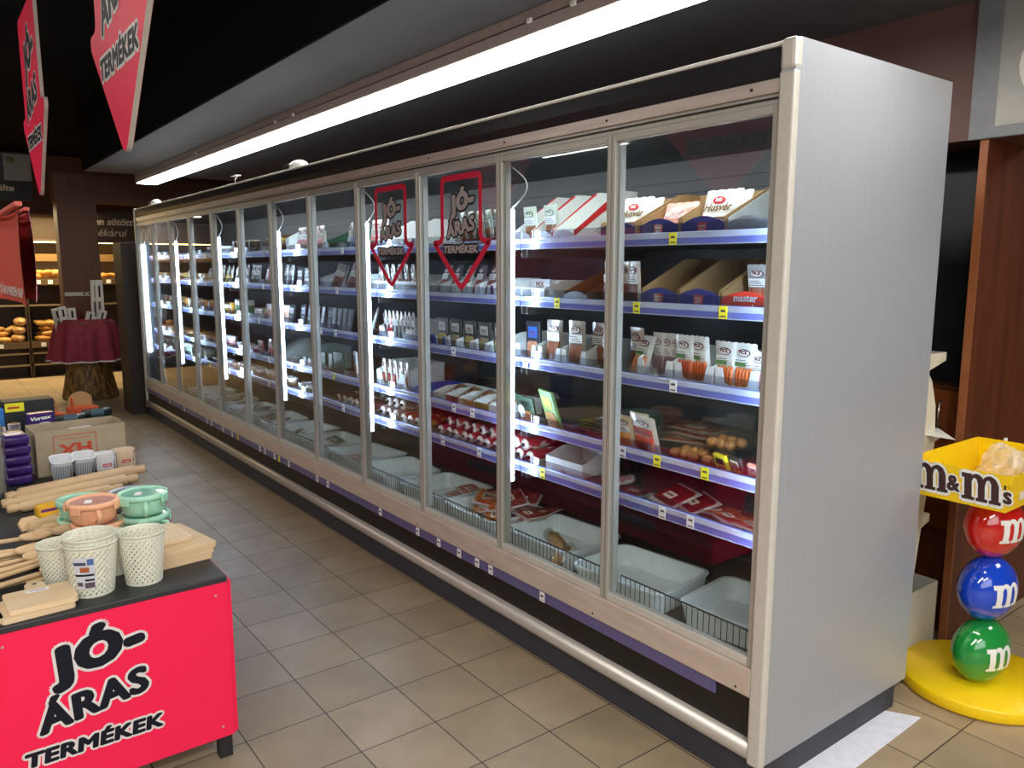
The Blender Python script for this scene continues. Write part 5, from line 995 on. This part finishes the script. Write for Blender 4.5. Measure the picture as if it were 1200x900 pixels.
def rack(label, x0, x1, y=11.35):
    t = root('bread_rack', label, 'rack', ((x0+x1)/2, y, 0)); w = (x1-x0)/2; q = MB(); q.box(-w, w, .36, .38, 0, 2.2, BW); q.build('back_panel', t)
    for s in (-1, 1): q = MB(); q.box(s*w-.015, s*w+.015, 0, .38, 0, 2.2, BW); q.build('side_post', t)
    for z in (.50, 1.36): q = MB(); q.box(-w, w, 0, .36, z-.03, z, BS, None, .004); q.box(-w, w, -.006, 0, z-.085, z+.01, mat('bakery_rail', '#5e4a30', .4)); s = q.build('shelf', t); [MB().box(-.03+xx, .03+xx, -.009, -.006, z-.07, z-.015, 'tagw').build('price_tag', s) for xx in (-w*.5, 0, w*.5)]
    for z in (.18, .34, 1.0): q = MB(); q.box(-w, w, 0, .02, z-.012, z+.012, BS); q.build('rail', t)
    q = MB(); q.box(-w, w, .03, .36, 1.87, 1.90, BW); q.build('canopy', t); q = MB(); q.box(-w*.9, w*.9, .05, .09, 1.855, 1.869, 'led_warm'); lab(q.build('lamp_strip', t), 'glowing warm lamp strip')
    q = MB(); q.box(-w, w, 0, .02, 1.60, 1.70, mat('tan_band', '#7d6238', .5)); q.build('fascia', t)
rack('leftmost bakery rack with bread behind the red banners', -1.95, -.62); rack('bakery rack with heaped golden rolls left of the brown column', -.60, -.02); rack('narrow bakery rack with pastries right of the brown column', .06, .78)
BC = [mat('golden_crust', '#d99a45', .55, hex2='#b5752c', scale=12), mat('pale_crust', '#e6b868', .55, hex2='#cf9442', scale=12), mat('brown_crust', '#b5803f', .6, hex2='#d9b684', scale=12)]
bp_ = []
for i in range(3):
    q = MB(); q.ell(.10, .045, .038, BC[i], T(0, 0, .036), 14, 8, lambda p: Vector((p.x, p.y, p.z*(1+.05*math.sin(60*p.x))))); bp_.append(q)
proto = {}
def bread(k, loc, rz, label, grp):
    if k not in proto: proto[k] = o = bp_[k].build('bread_roll')
    else: o = dup(proto[k])
    o.location = loc; o.rotation_euler = (R_.uniform(-.2, .2), R_.uniform(-.3, .3), rz); tag(o, label, 'bread', grp); return o
for i in range(50):
    l = i//14; bread(R_.choice((0, 1, 0)), (-.55+.075+R_.uniform(0, .40), 11.43+R_.uniform(0, .2), .502+.07*l), R_.uniform(-.6, .6), 'golden bread roll in the heap on the bakery rack left of the column', 'golden rolls heaped on the middle bakery rack')
for i in range(22):
    bread(1, (-1.25+R_.uniform(0, .45), 11.42+R_.uniform(0, .2), .502+.07*(i//8)), R_.uniform(-.8, .8), 'loaf in the pile on the leftmost bakery rack below the red banners', 'loaves on the leftmost bakery rack')
for i in range(3):
    t = root('round_loaf', ['lower round brown loaf stacked beside the rack post', 'middle round brown loaf stacked beside the rack post', 'top round brown loaf stacked beside the rack post'][i], 'bread', (-.74+.02*i, 11.42, .502+.11*i)); q = MB(); q.ell(.085, .085, .062, BC[2], T(0, 0, .058), 16, 10); q.build('loaf', t)
for i in range(14):
    bread(1, (-.53+R_.uniform(0, .42), 11.42+R_.uniform(0, .22), 1.362+.05*(i//8)), R_.uniform(-.6, .6), 'pale golden pastry on the upper bakery shelf left of the column', 'pastries on the upper bakery shelf')
for i in range(10):
    bread(i % 3, (.14+R_.uniform(0, .5), 11.42+R_.uniform(0, .2), (.502, 1.362)[i % 2]), R_.uniform(-.6, .6), 'pastry on the narrow bakery rack right of the column', 'pastries on the narrow bakery rack')
# sign boards over the bakery
t = root('bakery_sign', 'dark bakery sign with tilted pale lettering right of the brown column', 'sign', (.48, 10.9, 1.85)); q = MB(); q.box(-.47, .9, 0, .04, 0, .43, mat('brown_sign', '#4d3826', .5)); q.build('board', t)
q = MB(); F = frame((0, -.001, 0), (1, 0, 0), (0, 0, 1)); sc_ = C('#d9cdb8'); fit_text(q, 'en sütött', F, -.27, .24, .50, .09, 0, sc_, sc_, 0, .0006, .25, .004); fit_text(q, 'békárui', F, -.30, .09, .44, .10, 0, sc_, sc_, 0, .0006, .25, .0015); lab(q.build('lettering', t), 'pale slanted lettering')
t = root('deli_sign', 'dark sign with a dish photograph and pale word at the upper left', 'sign', (-1.35, 11.2, 2.39)); q = MB(); q.box(-1.3, 1.0-.09, 0, .04, 0, .62, mat('deli_sign_black', '#16161a', .5)); q.build('board', t)
q = MB(); q.box(-1.3, .91, -.004, 0, .26, .62, C('#3a2c28')); q.box(.60, .91, -.006, -.004, .26, .60, C('#8f9290')); q.lathe([(.001, 0), (.36, 0.001)], 40, C('#c9c3b8'), frame((.12, -.006, .43), (1, 0, 0), (0, 0, 1)) @ SCL(1, .42, 1), caps=False); q.lathe([(.001, .001), (.28, 0.002)], 40, C('#a5402e'), frame((.12, -.007, .44), (1, 0, 0), (0, 0, 1)) @ SCL(1, .42, 1), caps=False); q.ell(.05, .04, .004, C('#4f6a2a'), frame((.68, -.007, .52), (1, 0, 0), (0, 0, 1))); q.build('dish_picture', t)
q = MB(); fit_text(q, 'zersülte', frame((0, -.001, 0), (1, 0, 0), (0, 0, 1)), .28-.0, .12, .42, .085, 0, sc_, sc_, 0, .0006, .2, .003); lab(q.build('lettering', t), 'pale lettering')
